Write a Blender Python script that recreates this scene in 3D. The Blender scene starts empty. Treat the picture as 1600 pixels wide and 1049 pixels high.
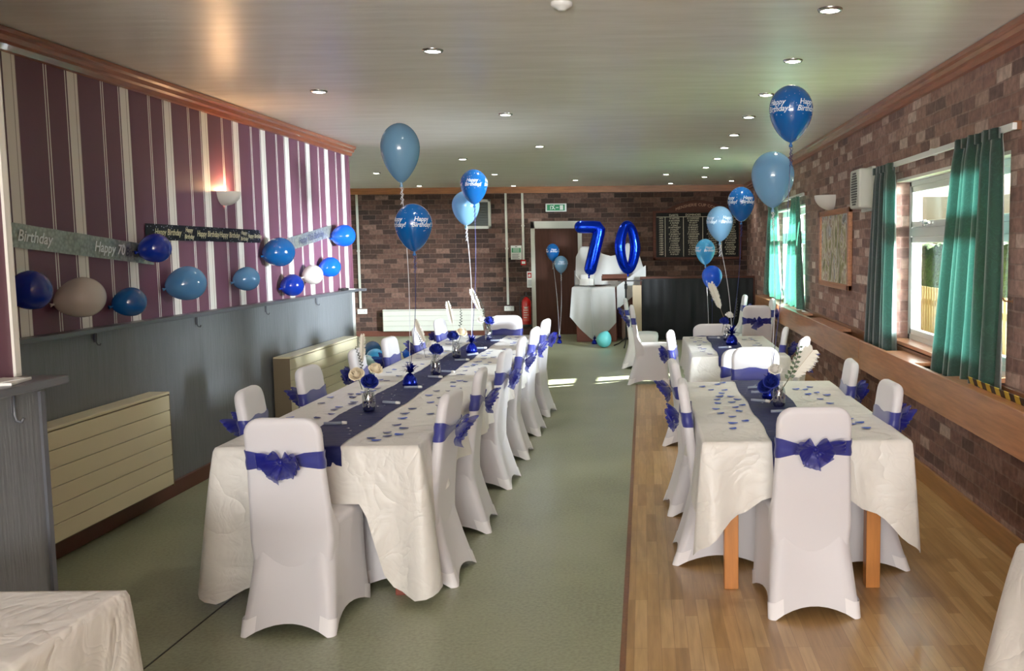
import bpy, bmesh, math, random
from mathutils import Vector, Matrix, Euler
C = bpy.context.scene.collection
SC = bpy.context.scene
PI = math.pi
R = math.radians

# ------------------------------------------------------------------ helpers
def s2l(c):
    c /= 255.0
    return c / 12.92 if c <= 0.04045 else ((c + 0.055) / 1.055) ** 2.4
def col(r, g, b): return (s2l(r), s2l(g), s2l(b), 1.0)

def new_mat(name):
    m = bpy.data.materials.new(name); m.use_nodes = True
    nt = m.node_tree
    return m, nt, nt.nodes['Principled BSDF']
def mat(name, c, rough=0.5, metal=0.0, bump=0.0, bscale=60.0, var=0.0, vscale=4.0, stretch=None, coat=0.0, sheen=0.0, spec=0.5, emis=0.0, sub=0.0):
    m, nt, b = new_mat(name)
    b.inputs['Base Color'].default_value = c
    b.inputs['Roughness'].default_value = rough
    b.inputs['Metallic'].default_value = metal
    b.inputs['Coat Weight'].default_value = coat
    b.inputs['Sheen Weight'].default_value = sheen
    b.inputs['Specular IOR Level'].default_value = spec
    if emis:
        b.inputs['Emission Color'].default_value = c
        b.inputs['Emission Strength'].default_value = emis
    if bump or var:
        tc = nt.nodes.new('ShaderNodeTexCoord')
        src = tc.outputs['Object']
        if stretch:
            mp = nt.nodes.new('ShaderNodeMapping'); mp.inputs['Scale'].default_value = stretch
            nt.links.new(src, mp.inputs['Vector']); src = mp.outputs['Vector']
    if var:
        n = nt.nodes.new('ShaderNodeTexNoise'); n.inputs['Scale'].default_value = vscale; n.inputs['Detail'].default_value = 5
        nt.links.new(src, n.inputs['Vector'])
        r = nt.nodes.new('ShaderNodeValToRGB')
        r.color_ramp.elements[0].position = 0.3; r.color_ramp.elements[1].position = 0.7
        r.color_ramp.elements[0].color = tuple(x * (1 - var) for x in c[:3]) + (1,)
        r.color_ramp.elements[1].color = tuple(min(1, x * (1 + var)) for x in c[:3]) + (1,)
        nt.links.new(n.outputs['Fac'], r.inputs['Fac']); nt.links.new(r.outputs['Color'], b.inputs['Base Color'])
    if bump:
        n2 = nt.nodes.new('ShaderNodeTexNoise'); n2.inputs['Scale'].default_value = bscale; n2.inputs['Detail'].default_value = 3
        nt.links.new(src, n2.inputs['Vector'])
        bp = nt.nodes.new('ShaderNodeBump'); bp.inputs['Strength'].default_value = bump; bp.inputs['Distance'].default_value = 0.02
        nt.links.new(n2.outputs['Fac'], bp.inputs['Height']); nt.links.new(bp.outputs['Normal'], b.inputs['Normal'])
    return m

def ramp(nt, pts, interp='LINEAR'):
    r = nt.nodes.new('ShaderNodeValToRGB'); cr = r.color_ramp; cr.interpolation = interp
    while len(cr.elements) > 1: cr.elements.remove(cr.elements[-1])
    cr.elements[0].position = pts[0][0]; cr.elements[0].color = pts[0][1]
    for p, c in pts[1:]:
        e = cr.elements.new(p); e.color = c
    return r
def math_node(nt, op, a, b=None, c=None):
    n = nt.nodes.new('ShaderNodeMath'); n.operation = op
    for i, v in enumerate((a, b, c)):
        if v is None: continue
        if isinstance(v, (int, float)): n.inputs[i].default_value = v
        else: nt.links.new(v, n.inputs[i])
    return n.outputs[0]
def pos_xyz(nt):
    g = nt.nodes.new('ShaderNodeNewGeometry'); s = nt.nodes.new('ShaderNodeSeparateXYZ')
    nt.links.new(g.outputs['Position'], s.inputs[0]); return s.outputs

def brick_mat(name, bw, rh, pal, mortar, mort=0.011, rough=0.85):
    m, nt, b = new_mat(name)
    x, y, z = pos_xyz(nt)
    u = math_node(nt, 'ADD', x, y)
    cb = nt.nodes.new('ShaderNodeCombineXYZ'); nt.links.new(u, cb.inputs[0]); nt.links.new(z, cb.inputs[1])
    nz = nt.nodes.new('ShaderNodeTexNoise'); nz.inputs['Scale'].default_value = 9; nz.inputs['Detail'].default_value = 3
    nt.links.new(cb.outputs[0], nz.inputs['Vector'])
    vm = nt.nodes.new('ShaderNodeVectorMath'); vm.operation = 'SCALE'; vm.inputs['Scale'].default_value = 0.012
    nt.links.new(nz.outputs['Color'], vm.inputs[0])
    va = nt.nodes.new('ShaderNodeVectorMath'); va.operation = 'ADD'
    nt.links.new(cb.outputs[0], va.inputs[0]); nt.links.new(vm.outputs[0], va.inputs[1])
    br = nt.nodes.new('ShaderNodeTexBrick')
    br.inputs['Color1'].default_value = (0, 0, 0, 1); br.inputs['Color2'].default_value = (1, 1, 1, 1)
    br.inputs['Mortar'].default_value = (0.5, 0.5, 0.5, 1)
    br.inputs['Scale'].default_value = 1; br.inputs['Mortar Size'].default_value = mort * 0.5
    br.inputs['Mortar Smooth'].default_value = 0.3
    br.inputs['Brick Width'].default_value = bw; br.inputs['Row Height'].default_value = rh
    nt.links.new(va.outputs[0], br.inputs['Vector'])
    rp = ramp(nt, pal, 'LINEAR'); nt.links.new(br.outputs['Color'], rp.inputs['Fac'])
    n2 = nt.nodes.new('ShaderNodeTexNoise'); n2.inputs['Scale'].default_value = 22; n2.inputs['Detail'].default_value = 6
    nt.links.new(cb.outputs[0], n2.inputs['Vector'])
    r2 = ramp(nt, [(0.3, (0.62, 0.62, 0.62, 1)), (0.75, (1.25, 1.22, 1.2, 1))]); nt.links.new(n2.outputs['Fac'], r2.inputs['Fac'])
    mx = nt.nodes.new('ShaderNodeMix'); mx.data_type = 'RGBA'
    nt.links.new(br.outputs['Fac'], mx.inputs['Factor']); nt.links.new(rp.outputs['Color'], mx.inputs['A']); mx.inputs['B'].default_value = mortar
    mu = nt.nodes.new('ShaderNodeMix'); mu.data_type = 'RGBA'; mu.blend_type = 'MULTIPLY'; mu.inputs['Factor'].default_value = 1
    nt.links.new(mx.outputs['Result'], mu.inputs['A']); nt.links.new(r2.outputs['Color'], mu.inputs['B'])
    nt.links.new(mu.outputs['Result'], b.inputs['Base Color'])
    b.inputs['Roughness'].default_value = rough
    h = math_node(nt, 'SUBTRACT', math_node(nt, 'MULTIPLY', n2.outputs['Fac'], 0.35), br.outputs['Fac'])
    bp = nt.nodes.new('ShaderNodeBump'); bp.inputs['Strength'].default_value = 0.5; bp.inputs['Distance'].default_value = 0.01
    nt.links.new(h, bp.inputs['Height']); nt.links.new(bp.outputs['Normal'], b.inputs['Normal'])
    return m

# -- bmesh builders
def B(): return bmesh.new()
def box(bm, c, s, rot=None, bev=0.0):
    t = bmesh.new(); bmesh.ops.create_cube(t, size=1.0)
    bmesh.ops.scale(t, vec=Vector(s), verts=t.verts)
    if bev: bmesh.ops.bevel(t, geom=t.edges[:], offset=bev, segments=2, affect='EDGES', profile=0.5)
    if rot: bmesh.ops.rotate(t, cent=(0, 0, 0), matrix=Euler(rot).to_matrix(), verts=t.verts)
    bmesh.ops.translate(t, vec=Vector(c), verts=t.verts)
    merge(bm, t); return bm
def merge(bm, t):
    idx = {}
    for v in t.verts: idx[v] = bm.verts.new(v.co)
    for f in t.faces:
        try: nf = bm.faces.new([idx[v] for v in f.verts]); nf.smooth = f.smooth
        except ValueError: pass
    t.free()
def boxr(bm, x0, x1, y0, y1, z0, z1, bev=0.0):
    return box(bm, ((x0 + x1) / 2, (y0 + y1) / 2, (z0 + z1) / 2), (x1 - x0, y1 - y0, z1 - z0), None, bev)
def loft(bm, rings, closed=True, cap0=False, cap1=False, smooth=True):
    vr = [[bm.verts.new(p) for p in r] for r in rings]
    for a, b in zip(vr[:-1], vr[1:]):
        n = len(a)
        for i in range(n if closed else n - 1):
            j = (i + 1) % n
            try: f = bm.faces.new((a[i], a[j], b[j], b[i])); f.smooth = smooth
            except ValueError: pass
    if cap0: bm.faces.new(list(reversed(vr[0])))
    if cap1: bm.faces.new(vr[-1])
    return vr
def lathe(bm, prof, n=24, c=(0, 0, 0), cap0=True, cap1=True, M=None):
    rings = []
    for r, z in prof:
        ring = [Vector((r * math.cos(2 * PI * k / n), r * math.sin(2 * PI * k / n), z)) for k in range(n)]
        if M: ring = [M @ p for p in ring]
        rings.append([p + Vector(c) for p in ring])
    return loft(bm, rings, True, cap0, cap1)
def tube(bm, pts, r, n=8, closed=False, caps=True, scale=None):
    pts = [Vector(p) for p in pts]; rings = []; N = len(pts); up = Vector((0, 0, 1)); prev = None
    for i, p in enumerate(pts):
        if closed: t = pts[(i + 1) % N] - pts[i - 1]
        else: t = pts[min(i + 1, N - 1)] - pts[max(i - 1, 0)]
        t.normalize()
        if prev is None:
            a = t.cross(up)
            if a.length < 1e-3: a = t.cross(Vector((1, 0, 0)))
        else: a = prev - t * prev.dot(t)
        a.normalize(); prev = a; b = t.cross(a)
        rr = r[i] if isinstance(r, (list, tuple)) else r
        rings.append([p + (a * math.cos(2 * PI * k / n) + b * math.sin(2 * PI * k / n)) * rr for k in range(n)])
    if closed: rings.append(rings[0])
    if closed:
        vr = [[bm.verts.new(p) for p in rg] for rg in rings[:-1]]; vr.append(vr[0])
        for a, b in zip(vr[:-1], vr[1:]):
            for i in range(n):
                f = bm.faces.new((a[i], a[(i + 1) % n], b[(i + 1) % n], b[i])); f.smooth = True
    else: loft(bm, rings, True, caps, caps)
def strip(bm, pts, smooth=True):           # pts: list of rows of points -> open grid
    loft(bm, pts, closed=False, smooth=smooth)

def obj(name, bm, m, parent=None, loc=None, rot=None, recalc=True):
    if recalc: bmesh.ops.recalc_face_normals(bm, faces=bm.faces[:])
    me = bpy.data.meshes.new(name); bm.to_mesh(me); bm.free()
    return link(name, me, m, parent, loc, rot)
def link(name, me, m, parent=None, loc=None, rot=None):
    me.materials.clear(); me.materials.append(m)
    o = bpy.data.objects.new(name, me); C.objects.link(o)
    if parent: o.parent = parent
    if loc is not None: o.location = loc
    if rot is not None: o.rotation_euler = rot
    return o
def tag(o, label, cat, group=None, kind=None):
    o['label'] = label; o['category'] = cat
    if group: o['group'] = group
    if kind: o['kind'] = kind
    return o
def thing(name, label, cat, loc=(0, 0, 0), rotz=0, group=None, rot=None):
    o = bpy.data.objects.new(name, None); C.objects.link(o); o.empty_display_size = 0.05
    o.location = loc; o.rotation_euler = rot if rot else (0, 0, rotz)
    return tag(o, label, cat, group)
def struct(o, label=None):
    o['kind'] = 'structure'
    if label: o['label'] = label
    return o
def dup(root, loc, rotz=0, label=None, group=None, scale=None, rot=None):
    def rec(o, parent):
        c = o.copy(); C.objects.link(c); c.parent = parent
        for ch in list(o.children): rec(ch, c)
        return c
    r = rec(root, None); r.location = loc; r.rotation_euler = rot if rot else (0, 0, rotz)
    if label: r['label'] = label
    if group: r['group'] = group
    if scale: r.scale = scale
    return r
_tc = {}
def text_data(body, size=0.1, shear=0.0, align='CENTER', bold=0.0, space=1.0):
    k = (body, size, shear, align, bold, space)
    if k not in _tc:
        cu = bpy.data.curves.new('t', 'FONT'); cu.body = body; cu.size = size; cu.shear = shear; cu.align_x = align; cu.align_y = 'CENTER'
        cu.offset = bold; cu.space_line = 0.8; cu.space_character = space; cu.resolution_u = 3
        o = bpy.data.objects.new('t', cu); C.objects.link(o)
        dg = bpy.context.evaluated_depsgraph_get(); dg.update()
        me = bpy.data.meshes.new_from_object(o.evaluated_get(dg))
        _tc[k] = ([v.co.copy() for v in me.vertices], [tuple(p.vertices) for p in me.polygons])
        bpy.data.objects.remove(o); bpy.data.curves.remove(cu); bpy.data.meshes.remove(me)
    return _tc[k]
def add_text(bm, body, size, fn, **kw):
    vs, fs = text_data(body, size, **kw)
    nv = [bm.verts.new(fn(v.x, v.y)) for v in vs]
    for f in fs:
        try: bm.faces.new([nv[i] for i in f])
        except ValueError: pass

# ------------------------------------------------------------------ camera
f_px, pit, rho, Hc = 1515.0, math.atan(143 / 1515.0), 0.010, 1.65
cpt, spt = math.cos(pit), math.sin(pit)
Fv = Vector((0, cpt, -spt)); Rv = Vector((1, 0, 0)); Uv = Vector((0, spt, cpt))
Rc = Rv * math.cos(rho) - Uv * math.sin(rho); Uc = Uv * math.cos(rho) + Rv * math.sin(rho)
cam = bpy.data.cameras.new('camera'); cam.sensor_width = 36; cam.sensor_fit = 'HORIZONTAL'
cam.lens = f_px / 1600 * 36; cam.shift_x = -(1007.4 - 800) / 1600; cam.shift_y = (527 - 524.5) / 1600
cam.clip_end = 200
co = bpy.data.objects.new('camera', cam); C.objects.link(co)
Mx = Matrix((Rc, Uc, -Fv)).transposed().to_4x4(); Mx.translation = Vector((0, 0, Hc)); co.matrix_world = Mx
SC.camera = co

# ------------------------------------------------------------------ materials
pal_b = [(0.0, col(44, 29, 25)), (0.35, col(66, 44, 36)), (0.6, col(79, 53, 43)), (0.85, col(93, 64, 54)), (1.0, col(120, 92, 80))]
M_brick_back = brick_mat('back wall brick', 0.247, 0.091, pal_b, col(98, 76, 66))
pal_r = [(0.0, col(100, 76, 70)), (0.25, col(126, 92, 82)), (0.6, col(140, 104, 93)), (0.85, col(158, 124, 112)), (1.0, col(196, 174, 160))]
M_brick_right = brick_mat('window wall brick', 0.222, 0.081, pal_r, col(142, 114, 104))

def wallpaper():
    m, nt, b = new_mat('striped wallpaper')
    x, y, z = pos_xyz(nt)
    f = math_node(nt, 'FRACT', math_node(nt, 'ADD', math_node(nt, 'DIVIDE', math_node(nt, 'SUBTRACT', y, 5.01), 0.547), 20))
    W = col(242, 238, 232); P = col(104, 62, 82); G = col(176, 166, 160); D = col(84, 54, 72)
    rp = ramp(nt, [(0, W), (.03, G), (.04, W), (.085, G), (.0915, P), (.512, W), (.531, P), (.551, W), (.569, P), (.865, W), (.882, D), (.905, W)], 'CONSTANT')
    nt.links.new(f, rp.inputs['Fac']); nt.links.new(rp.outputs['Color'], b.inputs['Base Color'])
    b.inputs['Roughness'].default_value = 0.55
    return m
M_paper = wallpaper()
M_paper_plain = mat('plum wallpaper', col(104, 60, 78), 0.55)
M_dado = mat('grey painted boarding', col(106, 109, 113), 0.32, var=0.09, vscale=5, stretch=(8, 8, 0.7), bump=0.15, bscale=10)
M_shelf = mat('dark grey shelf paint', col(84, 86, 92), 0.35)
M_wood_cove = mat('red brown varnished timber', col(150, 84, 58), 0.28, var=0.25, vscale=8, stretch=(6, 0.6, 6), coat=0.4)
M_cove_back = mat('orange brown timber', col(160, 98, 52), 0.4, var=0.25, vscale=6, stretch=(0.6, 6, 6))
M_pine = mat('varnished pine', col(182, 124, 88), 0.3, var=0.22, vscale=5, stretch=(8, 0.7, 10), coat=0.3)
M_pine_lt = mat('pine skirting', col(158, 112, 66), 0.4, var=0.2, vscale=5, stretch=(8, 0.6, 10))
M_skirt = mat('red brown skirting', col(92, 48, 36), 0.4)
def ceiling_mat():
    m, nt, b = new_mat('ceiling gloss paint')
    tc = nt.nodes.new('ShaderNodeTexCoord'); mp = nt.nodes.new('ShaderNodeMapping'); mp.inputs['Scale'].default_value = (1.2, 7, 1)
    nt.links.new(tc.outputs['Object'], mp.inputs['Vector'])
    n = nt.nodes.new('ShaderNodeTexNoise'); n.inputs['Scale'].default_value = 1.6; n.inputs['Detail'].default_value = 7
    nt.links.new(mp.outputs['Vector'], n.inputs['Vector'])
    rp = ramp(nt, [(0.25, col(224, 220, 210)), (0.75, col(244, 241, 234))]); nt.links.new(n.outputs['Fac'], rp.inputs['Fac'])
    nt.links.new(rp.outputs['Color'], b.inputs['Base Color'])
    b.inputs['Roughness'].default_value = 0.34; b.inputs['Specular IOR Level'].default_value = 0.6
    bp = nt.nodes.new('ShaderNodeBump'); bp.inputs['Strength'].default_value = 0.12; bp.inputs['Distance'].default_value = 0.03
    nt.links.new(n.outputs['Fac'], bp.inputs['Height']); nt.links.new(bp.outputs['Normal'], b.inputs['Normal'])
    return m
M_ceil = ceiling_mat()
def vinyl_mat():
    m, nt, b = new_mat('grey green vinyl')
    g = nt.nodes.new('ShaderNodeNewGeometry')
    n = nt.nodes.new('ShaderNodeTexNoise'); n.inputs['Scale'].default_value = 60; n.inputs['Detail'].default_value = 4
    n1 = nt.nodes.new('ShaderNodeTexNoise'); n1.inputs['Scale'].default_value = 1.3; n1.inputs['Detail'].default_value = 3
    for q in (n, n1): nt.links.new(g.outputs['Position'], q.inputs['Vector'])
    rp = ramp(nt, [(0.3, col(112, 115, 90)), (0.5, col(138, 142, 114)), (0.7, col(154, 157, 128))])
    f = math_node(nt, 'ADD', math_node(nt, 'MULTIPLY', n.outputs['Fac'], 0.6), math_node(nt, 'MULTIPLY', n1.outputs['Fac'], 0.4))
    nt.links.new(f, rp.inputs['Fac']); nt.links.new(rp.outputs['Color'], b.inputs['Base Color'])
    b.inputs['Roughness'].default_value = 0.36
    bp = nt.nodes.new('ShaderNodeBump'); bp.inputs['Strength'].default_value = 0.12; bp.inputs['Distance'].default_value = 0.004
    nt.links.new(n.outputs['Fac'], bp.inputs['Height']); nt.links.new(bp.outputs['Normal'], b.inputs['Normal'])
    return m
M_vinyl = vinyl_mat()
def parquet_mat():
    m, nt, b = new_mat('worn strip wood floor')
    x, y, z = pos_xyz(nt)
    cb = nt.nodes.new('ShaderNodeCombineXYZ'); nt.links.new(y, cb.inputs[0]); nt.links.new(x, cb.inputs[1])
    br = nt.nodes.new('ShaderNodeTexBrick'); br.offset = 0.37; br.offset_frequency = 3
    br.inputs['Color1'].default_value = (0, 0, 0, 1); br.inputs['Color2'].default_value = (1, 1, 1, 1); br.inputs['Mortar'].default_value = (0.5, 0.5, 0.5, 1)
    br.inputs['Scale'].default_value = 1; br.inputs['Mortar Size'].default_value = 0.0012; br.inputs['Brick Width'].default_value = 0.55; br.inputs['Row Height'].default_value = 0.056
    nt.links.new(cb.outputs[0], br.inputs['Vector'])
    rp = ramp(nt, [(0, col(158, 121, 74)), (0.5, col(176, 138, 88)), (1, col(192, 156, 106))]); nt.links.new(br.outputs['Color'], rp.inputs['Fac'])
    mp = nt.nodes.new('ShaderNodeMapping'); mp.inputs['Scale'].default_value = (2.5, 30, 1); nt.links.new(cb.outputs[0], mp.inputs['Vector'])
    n = nt.nodes.new('ShaderNodeTexNoise'); n.inputs['Scale'].default_value = 1.5; n.inputs['Detail'].default_value = 6; nt.links.new(mp.outputs[0], n.inputs['Vector'])
    r2 = ramp(nt, [(0.3, (0.8, 0.78, 0.75, 1)), (0.7, (1.12, 1.12, 1.12, 1))]); nt.links.new(n.outputs['Fac'], r2.inputs['Fac'])
    n3 = nt.nodes.new('ShaderNodeTexNoise'); n3.inputs['Scale'].default_value = 1.6; n3.inputs['Detail'].default_value = 4; nt.links.new(cb.outputs[0], n3.inputs['Vector'])
    mu = nt.nodes.new('ShaderNodeMix'); mu.data_type = 'RGBA'; mu.blend_type = 'MULTIPLY'; mu.inputs['Factor'].default_value = 1
    nt.links.new(rp.outputs['Color'], mu.inputs['A']); nt.links.new(r2.outputs['Color'], mu.inputs['B'])
    mo = nt.nodes.new('ShaderNodeMix'); mo.data_type = 'RGBA'; nt.links.new(math_node(nt, 'MULTIPLY', br.outputs['Fac'], 0.35), mo.inputs['Factor'])
    nt.links.new(mu.outputs['Result'], mo.inputs['A']); mo.inputs['B'].default_value = col(70, 48, 28)
    nt.links.new(mo.outputs['Result'], b.inputs['Base Color'])
    rr = ramp(nt, [(0.2, (0.29, 0.29, 0.29, 1)), (0.9, (0.31, 0.31, 0.31, 1))]); nt.links.new(n3.outputs['Fac'], rr.inputs['Fac']); nt.links.new(rr.outputs['Color'], b.inputs['Roughness'])
    bp = nt.nodes.new('ShaderNodeBump'); bp.inputs['Strength'].default_value = 0.05; bp.inputs['Distance'].default_value = 0.004
    nt.links.new(n.outputs['Fac'], bp.inputs['Height']); nt.links.new(bp.outputs['Normal'], b.inputs['Normal'])
    return m
M_parquet = parquet_mat()
def cloth_mat():
    m, nt, b = new_mat('white satin cloth')
    b.inputs['Base Color'].default_value = col(214, 210, 203); b.inputs['Roughness'].default_value = 0.42
    b.inputs['Sheen Weight'].default_value = 0.2
    tc = nt.nodes.new('ShaderNodeTexCoord')
    n = nt.nodes.new('ShaderNodeTexNoise'); n.inputs['Scale'].default_value = 2.6; n.inputs['Detail'].default_value = 3; n.inputs['Distortion'].default_value = 1.2
    n2 = nt.nodes.new('ShaderNodeTexNoise'); n2.inputs['Scale'].default_value = 7; n2.inputs['Detail'].default_value = 2; n2.inputs['Distortion'].default_value = 2.0
    for q in (n, n2): nt.links.new(tc.outputs['Object'], q.inputs['Vector'])
    a1 = math_node(nt, 'ABSOLUTE', math_node(nt, 'SUBTRACT', n.outputs['Fac'], 0.5)); a2 = math_node(nt, 'ABSOLUTE', math_node(nt, 'SUBTRACT', n2.outputs['Fac'], 0.5))
    hh = math_node(nt, 'ADD', math_node(nt, 'POWER', a1, 0.6), math_node(nt, 'MULTIPLY', a2, 0.45))
    bp = nt.nodes.new('ShaderNodeBump'); bp.inputs['Strength'].default_value = 0.34; bp.inputs['Distance'].default_value = 0.04
    nt.links.new(hh, bp.inputs['Height']); nt.links.new(bp.outputs['Normal'], b.inputs['Normal'])
    return m
M_cloth = cloth_mat()
M_spandex = mat('white stretch fabric', col(210, 207, 211), 0.55, bump=0.08, bscale=5, sheen=0.3)
M_pocket = mat('white doubled hem fabric', col(236, 233, 235), 0.6)
M_runner = mat('navy satin runner', col(9, 16, 74), 0.6, bump=0.5, bscale=5, stretch=(1, 5, 1), spec=0.25)
def organza(name, c, fac):
    m, nt, b = new_mat(name)
    b.inputs['Base Color'].default_value = c; b.inputs['Roughness'].default_value = 0.35; b.inputs['Sheen Weight'].default_value = 0.5
    tr = nt.nodes.new('ShaderNodeBsdfTransparent'); tr.inputs['Color'].default_value = (0.75, 0.8, 1, 1)
    tl = nt.nodes.new('ShaderNodeBsdfTranslucent'); tl.inputs['Color'].default_value = c
    m1 = nt.nodes.new('ShaderNodeMixShader'); m1.inputs[0].default_value = 0.3
    mx = nt.nodes.new('ShaderNodeMixShader'); mx.inputs[0].default_value = fac
    nt.links.new(b.outputs[0], m1.inputs[1]); nt.links.new(tl.outputs[0], m1.inputs[2])
    nt.links.new(tr.outputs[0], mx.inputs[1]); nt.links.new(m1.outputs[0], mx.inputs[2])
    nt.links.new(mx.outputs[0], nt.nodes['Material Output'].inputs[0])
    return m
M_organza = organza('royal blue organza', col(8, 18, 138), 0.72)
M_bow = organza('royal blue organza gathered', col(6, 16, 138), 0.72)
def latex(name, c, transl=0.3, rough=0.14):
    m, nt, b = new_mat(name)
    b.inputs['Base Color'].default_value = c; b.inputs['Roughness'].default_value = rough; b.inputs['Coat Weight'].default_value = 0.6; b.inputs['Coat Roughness'].default_value = 0.06
    tl = nt.nodes.new('ShaderNodeBsdfTranslucent'); tl.inputs['Color'].default_value = c
    mx = nt.nodes.new('ShaderNodeMixShader'); mx.inputs[0].default_value = transl
    nt.links.new(b.outputs[0], mx.inputs[1]); nt.links.new(tl.outputs[0], mx.inputs[2]); nt.links.new(mx.outputs[0], nt.nodes['Material Output'].inputs[0])
    return m
M_l_dark = latex('deep blue latex', col(14, 96, 176), 0.3)
M_l_light = latex('pearl light blue latex', col(124, 172, 206), 0.45)
M_l_royal = latex('royal blue latex', col(14, 52, 176), 0.25)
M_l_mid = latex('mid blue latex', col(12, 92, 166), 0.25)
M_l_bright = latex('bright blue latex', col(16, 92, 220), 0.3)
M_l_sky = latex('sky blue latex', col(92, 152, 204), 0.3)
M_l_white = latex('ivory latex', col(216, 208, 202), 0.2, 0.2)
M_l_teal = latex('petrol blue latex', col(12, 74, 122), 0.2)
M_l_cyan = latex('cyan blue latex', col(64, 168, 226), 0.3)
M_l_turq = latex('turquoise latex', col(104, 204, 204), 0.3)
M_l_pale = latex('pale mint latex', col(210, 232, 232), 0.3)
M_print = mat('white print', col(214, 232, 244), 0.5)
M_ribw = mat('silver curling ribbon', col(205, 205, 210), 0.35, spec=0.6)
M_ribb = mat('dark blue curling ribbon', col(22, 30, 96), 0.3)
M_foil = mat('royal blue foil', col(10, 48, 205), 0.16, metal=0.92, bump=0.25, bscale=9)
M_foil_t = mat('blue tinsel foil', col(18, 36, 160), 0.2, metal=0.8)
M_white = mat('white gloss paint', col(228, 228, 224), 0.3)
M_upvc = mat('white window plastic', col(232, 234, 232), 0.25)
M_rad = mat('cream enamel', col(228, 216, 180), 0.3)
M_rad2 = mat('white enamel', col(206, 208, 196), 0.35)
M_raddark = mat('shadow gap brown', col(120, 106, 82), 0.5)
M_black = mat('black plastic', col(22, 22, 24), 0.4)
M_blackcloth = mat('black sheeting', col(12, 15, 20), 0.5, bump=0.4, bscale=4, spec=.2)
M_chrome = mat('satin metal', col(200, 200, 196), 0.25, metal=1.0)
M_steel = mat('grey steel', col(120, 120, 124), 0.4, metal=0.8)
M_lens = mat('lit lamp lens', (1.0, 0.95, 0.86, 1), 0.4, emis=14.0)
M_door = mat('dark brown veneer', col(70, 40, 30), 0.55, spec=.2, var=0.15, vscale=4, stretch=(6, 6, 0.5))
M_darkwood = mat('dark mahogany', col(74, 38, 26), 0.55, spec=.2, var=0.2, vscale=6, stretch=(0.7, 6, 6))
M_brownwood = mat('mid brown timber', col(118, 76, 46), 0.4, var=0.2, vscale=6, stretch=(6, 6, 0.6))
M_redwood = mat('red brown cabinet', col(122, 58, 44), 0.5)
M_leg = mat('golden beech leg', col(186, 118, 58), 0.35, var=0.15, vscale=5, stretch=(8, 8, 0.8))
M_ply = mat('cream board', col(190, 170, 140), 0.5)
M_tabletop = mat('laminate table top', col(150, 110, 74), 0.4)
M_red = mat('fire red enamel', col(190, 20, 22), 0.25, coat=0.4)
M_green = mat('safety green', col(14, 110, 66), 0.4, emis=0.25)
M_signw = mat('white sign face', col(226, 230, 224), 0.4)
M_redp = mat('red print', col(190, 30, 30), 0.5)
M_greyp = mat('grey print', col(90, 94, 92), 0.5)
M_boardblk = mat('black honours panel', col(24, 22, 22), 0.6, spec=.15)
M_gold = mat('pale gilt lettering', col(206, 196, 166), 0.4)
M_dimgold = mat('dull gilt lettering', col(168, 118, 84), 0.4)
M_cream = mat('ivory plaster', col(226, 222, 212), 0.5)
M_rose_c = mat('cream foam petal', col(240, 226, 198), 0.6)
M_rose_w = mat('white foam petal', col(238, 234, 226), 0.6)
M_rose_b = mat('navy foam petal', col(20, 34, 124), 0.6, spec=.3)
M_leafd = mat('dark green leaf', col(34, 44, 34), 0.5)
M_stem = mat('green stem', col(62, 84, 52), 0.5)
M_feather = mat('white feather', col(238, 234, 222), 0.7)
M_bead = mat('navy water beads', col(14, 18, 70), 0.15, coat=0.5, bump=0.6, bscale=160)
M_petal = mat('blue fabric petal', col(20, 72, 188), 0.5)
M_petal2 = mat('navy fabric petal', col(18, 44, 118), 0.5)
M_tubec = organza('clear plastic', col(190, 198, 214), 0.6)
M_silver = mat('silver foil', col(206, 212, 218), 0.2, metal=0.9)
def glass_mat(name, t=(0.93, 0.96, 0.97, 1), refl=0.1):
    m, nt, b = new_mat(name)
    tr = nt.nodes.new('ShaderNodeBsdfTransparent'); tr.inputs['Color'].default_value = t
    gl = nt.nodes.new('ShaderNodeBsdfGlossy'); gl.inputs['Roughness'].default_value = 0.03
    mx = nt.nodes.new('ShaderNodeMixShader'); mx.inputs[0].default_value = refl
    nt.links.new(tr.outputs[0], mx.inputs[1]); nt.links.new(gl.outputs[0], mx.inputs[2]); nt.links.new(mx.outputs[0], nt.nodes['Material Output'].inputs[0])
    return m
M_glass = glass_mat('window glass', refl=0.06)
M_jar = glass_mat('jar glass', (0.9, 0.93, 0.95, 1), 0.25)
def holo():
    m, nt, b = new_mat('silver holographic film')
    tc = nt.nodes.new('ShaderNodeTexCoord')
    v = nt.nodes.new('ShaderNodeTexVoronoi'); v.inputs['Scale'].default_value = 45; nt.links.new(tc.outputs['Object'], v.inputs['Vector'])
    rp = ramp(nt, [(0, col(184, 187, 178)), (1, col(132, 135, 128))]); nt.links.new(v.outputs['Distance'], rp.inputs['Fac'])
    nt.links.new(rp.outputs['Color'], b.inputs['Base Color'])
    b.inputs['Metallic'].default_value = 0.6; b.inputs['Roughness'].default_value = 0.32
    bp = nt.nodes.new('ShaderNodeBump'); bp.inputs['Strength'].default_value = 0.4; bp.inputs['Distance'].default_value = 0.01
    nt.links.new(v.outputs['Distance'], bp.inputs['Height']); nt.links.new(bp.outputs['Normal'], b.inputs['Normal'])
    return m
M_holo = holo()
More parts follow.
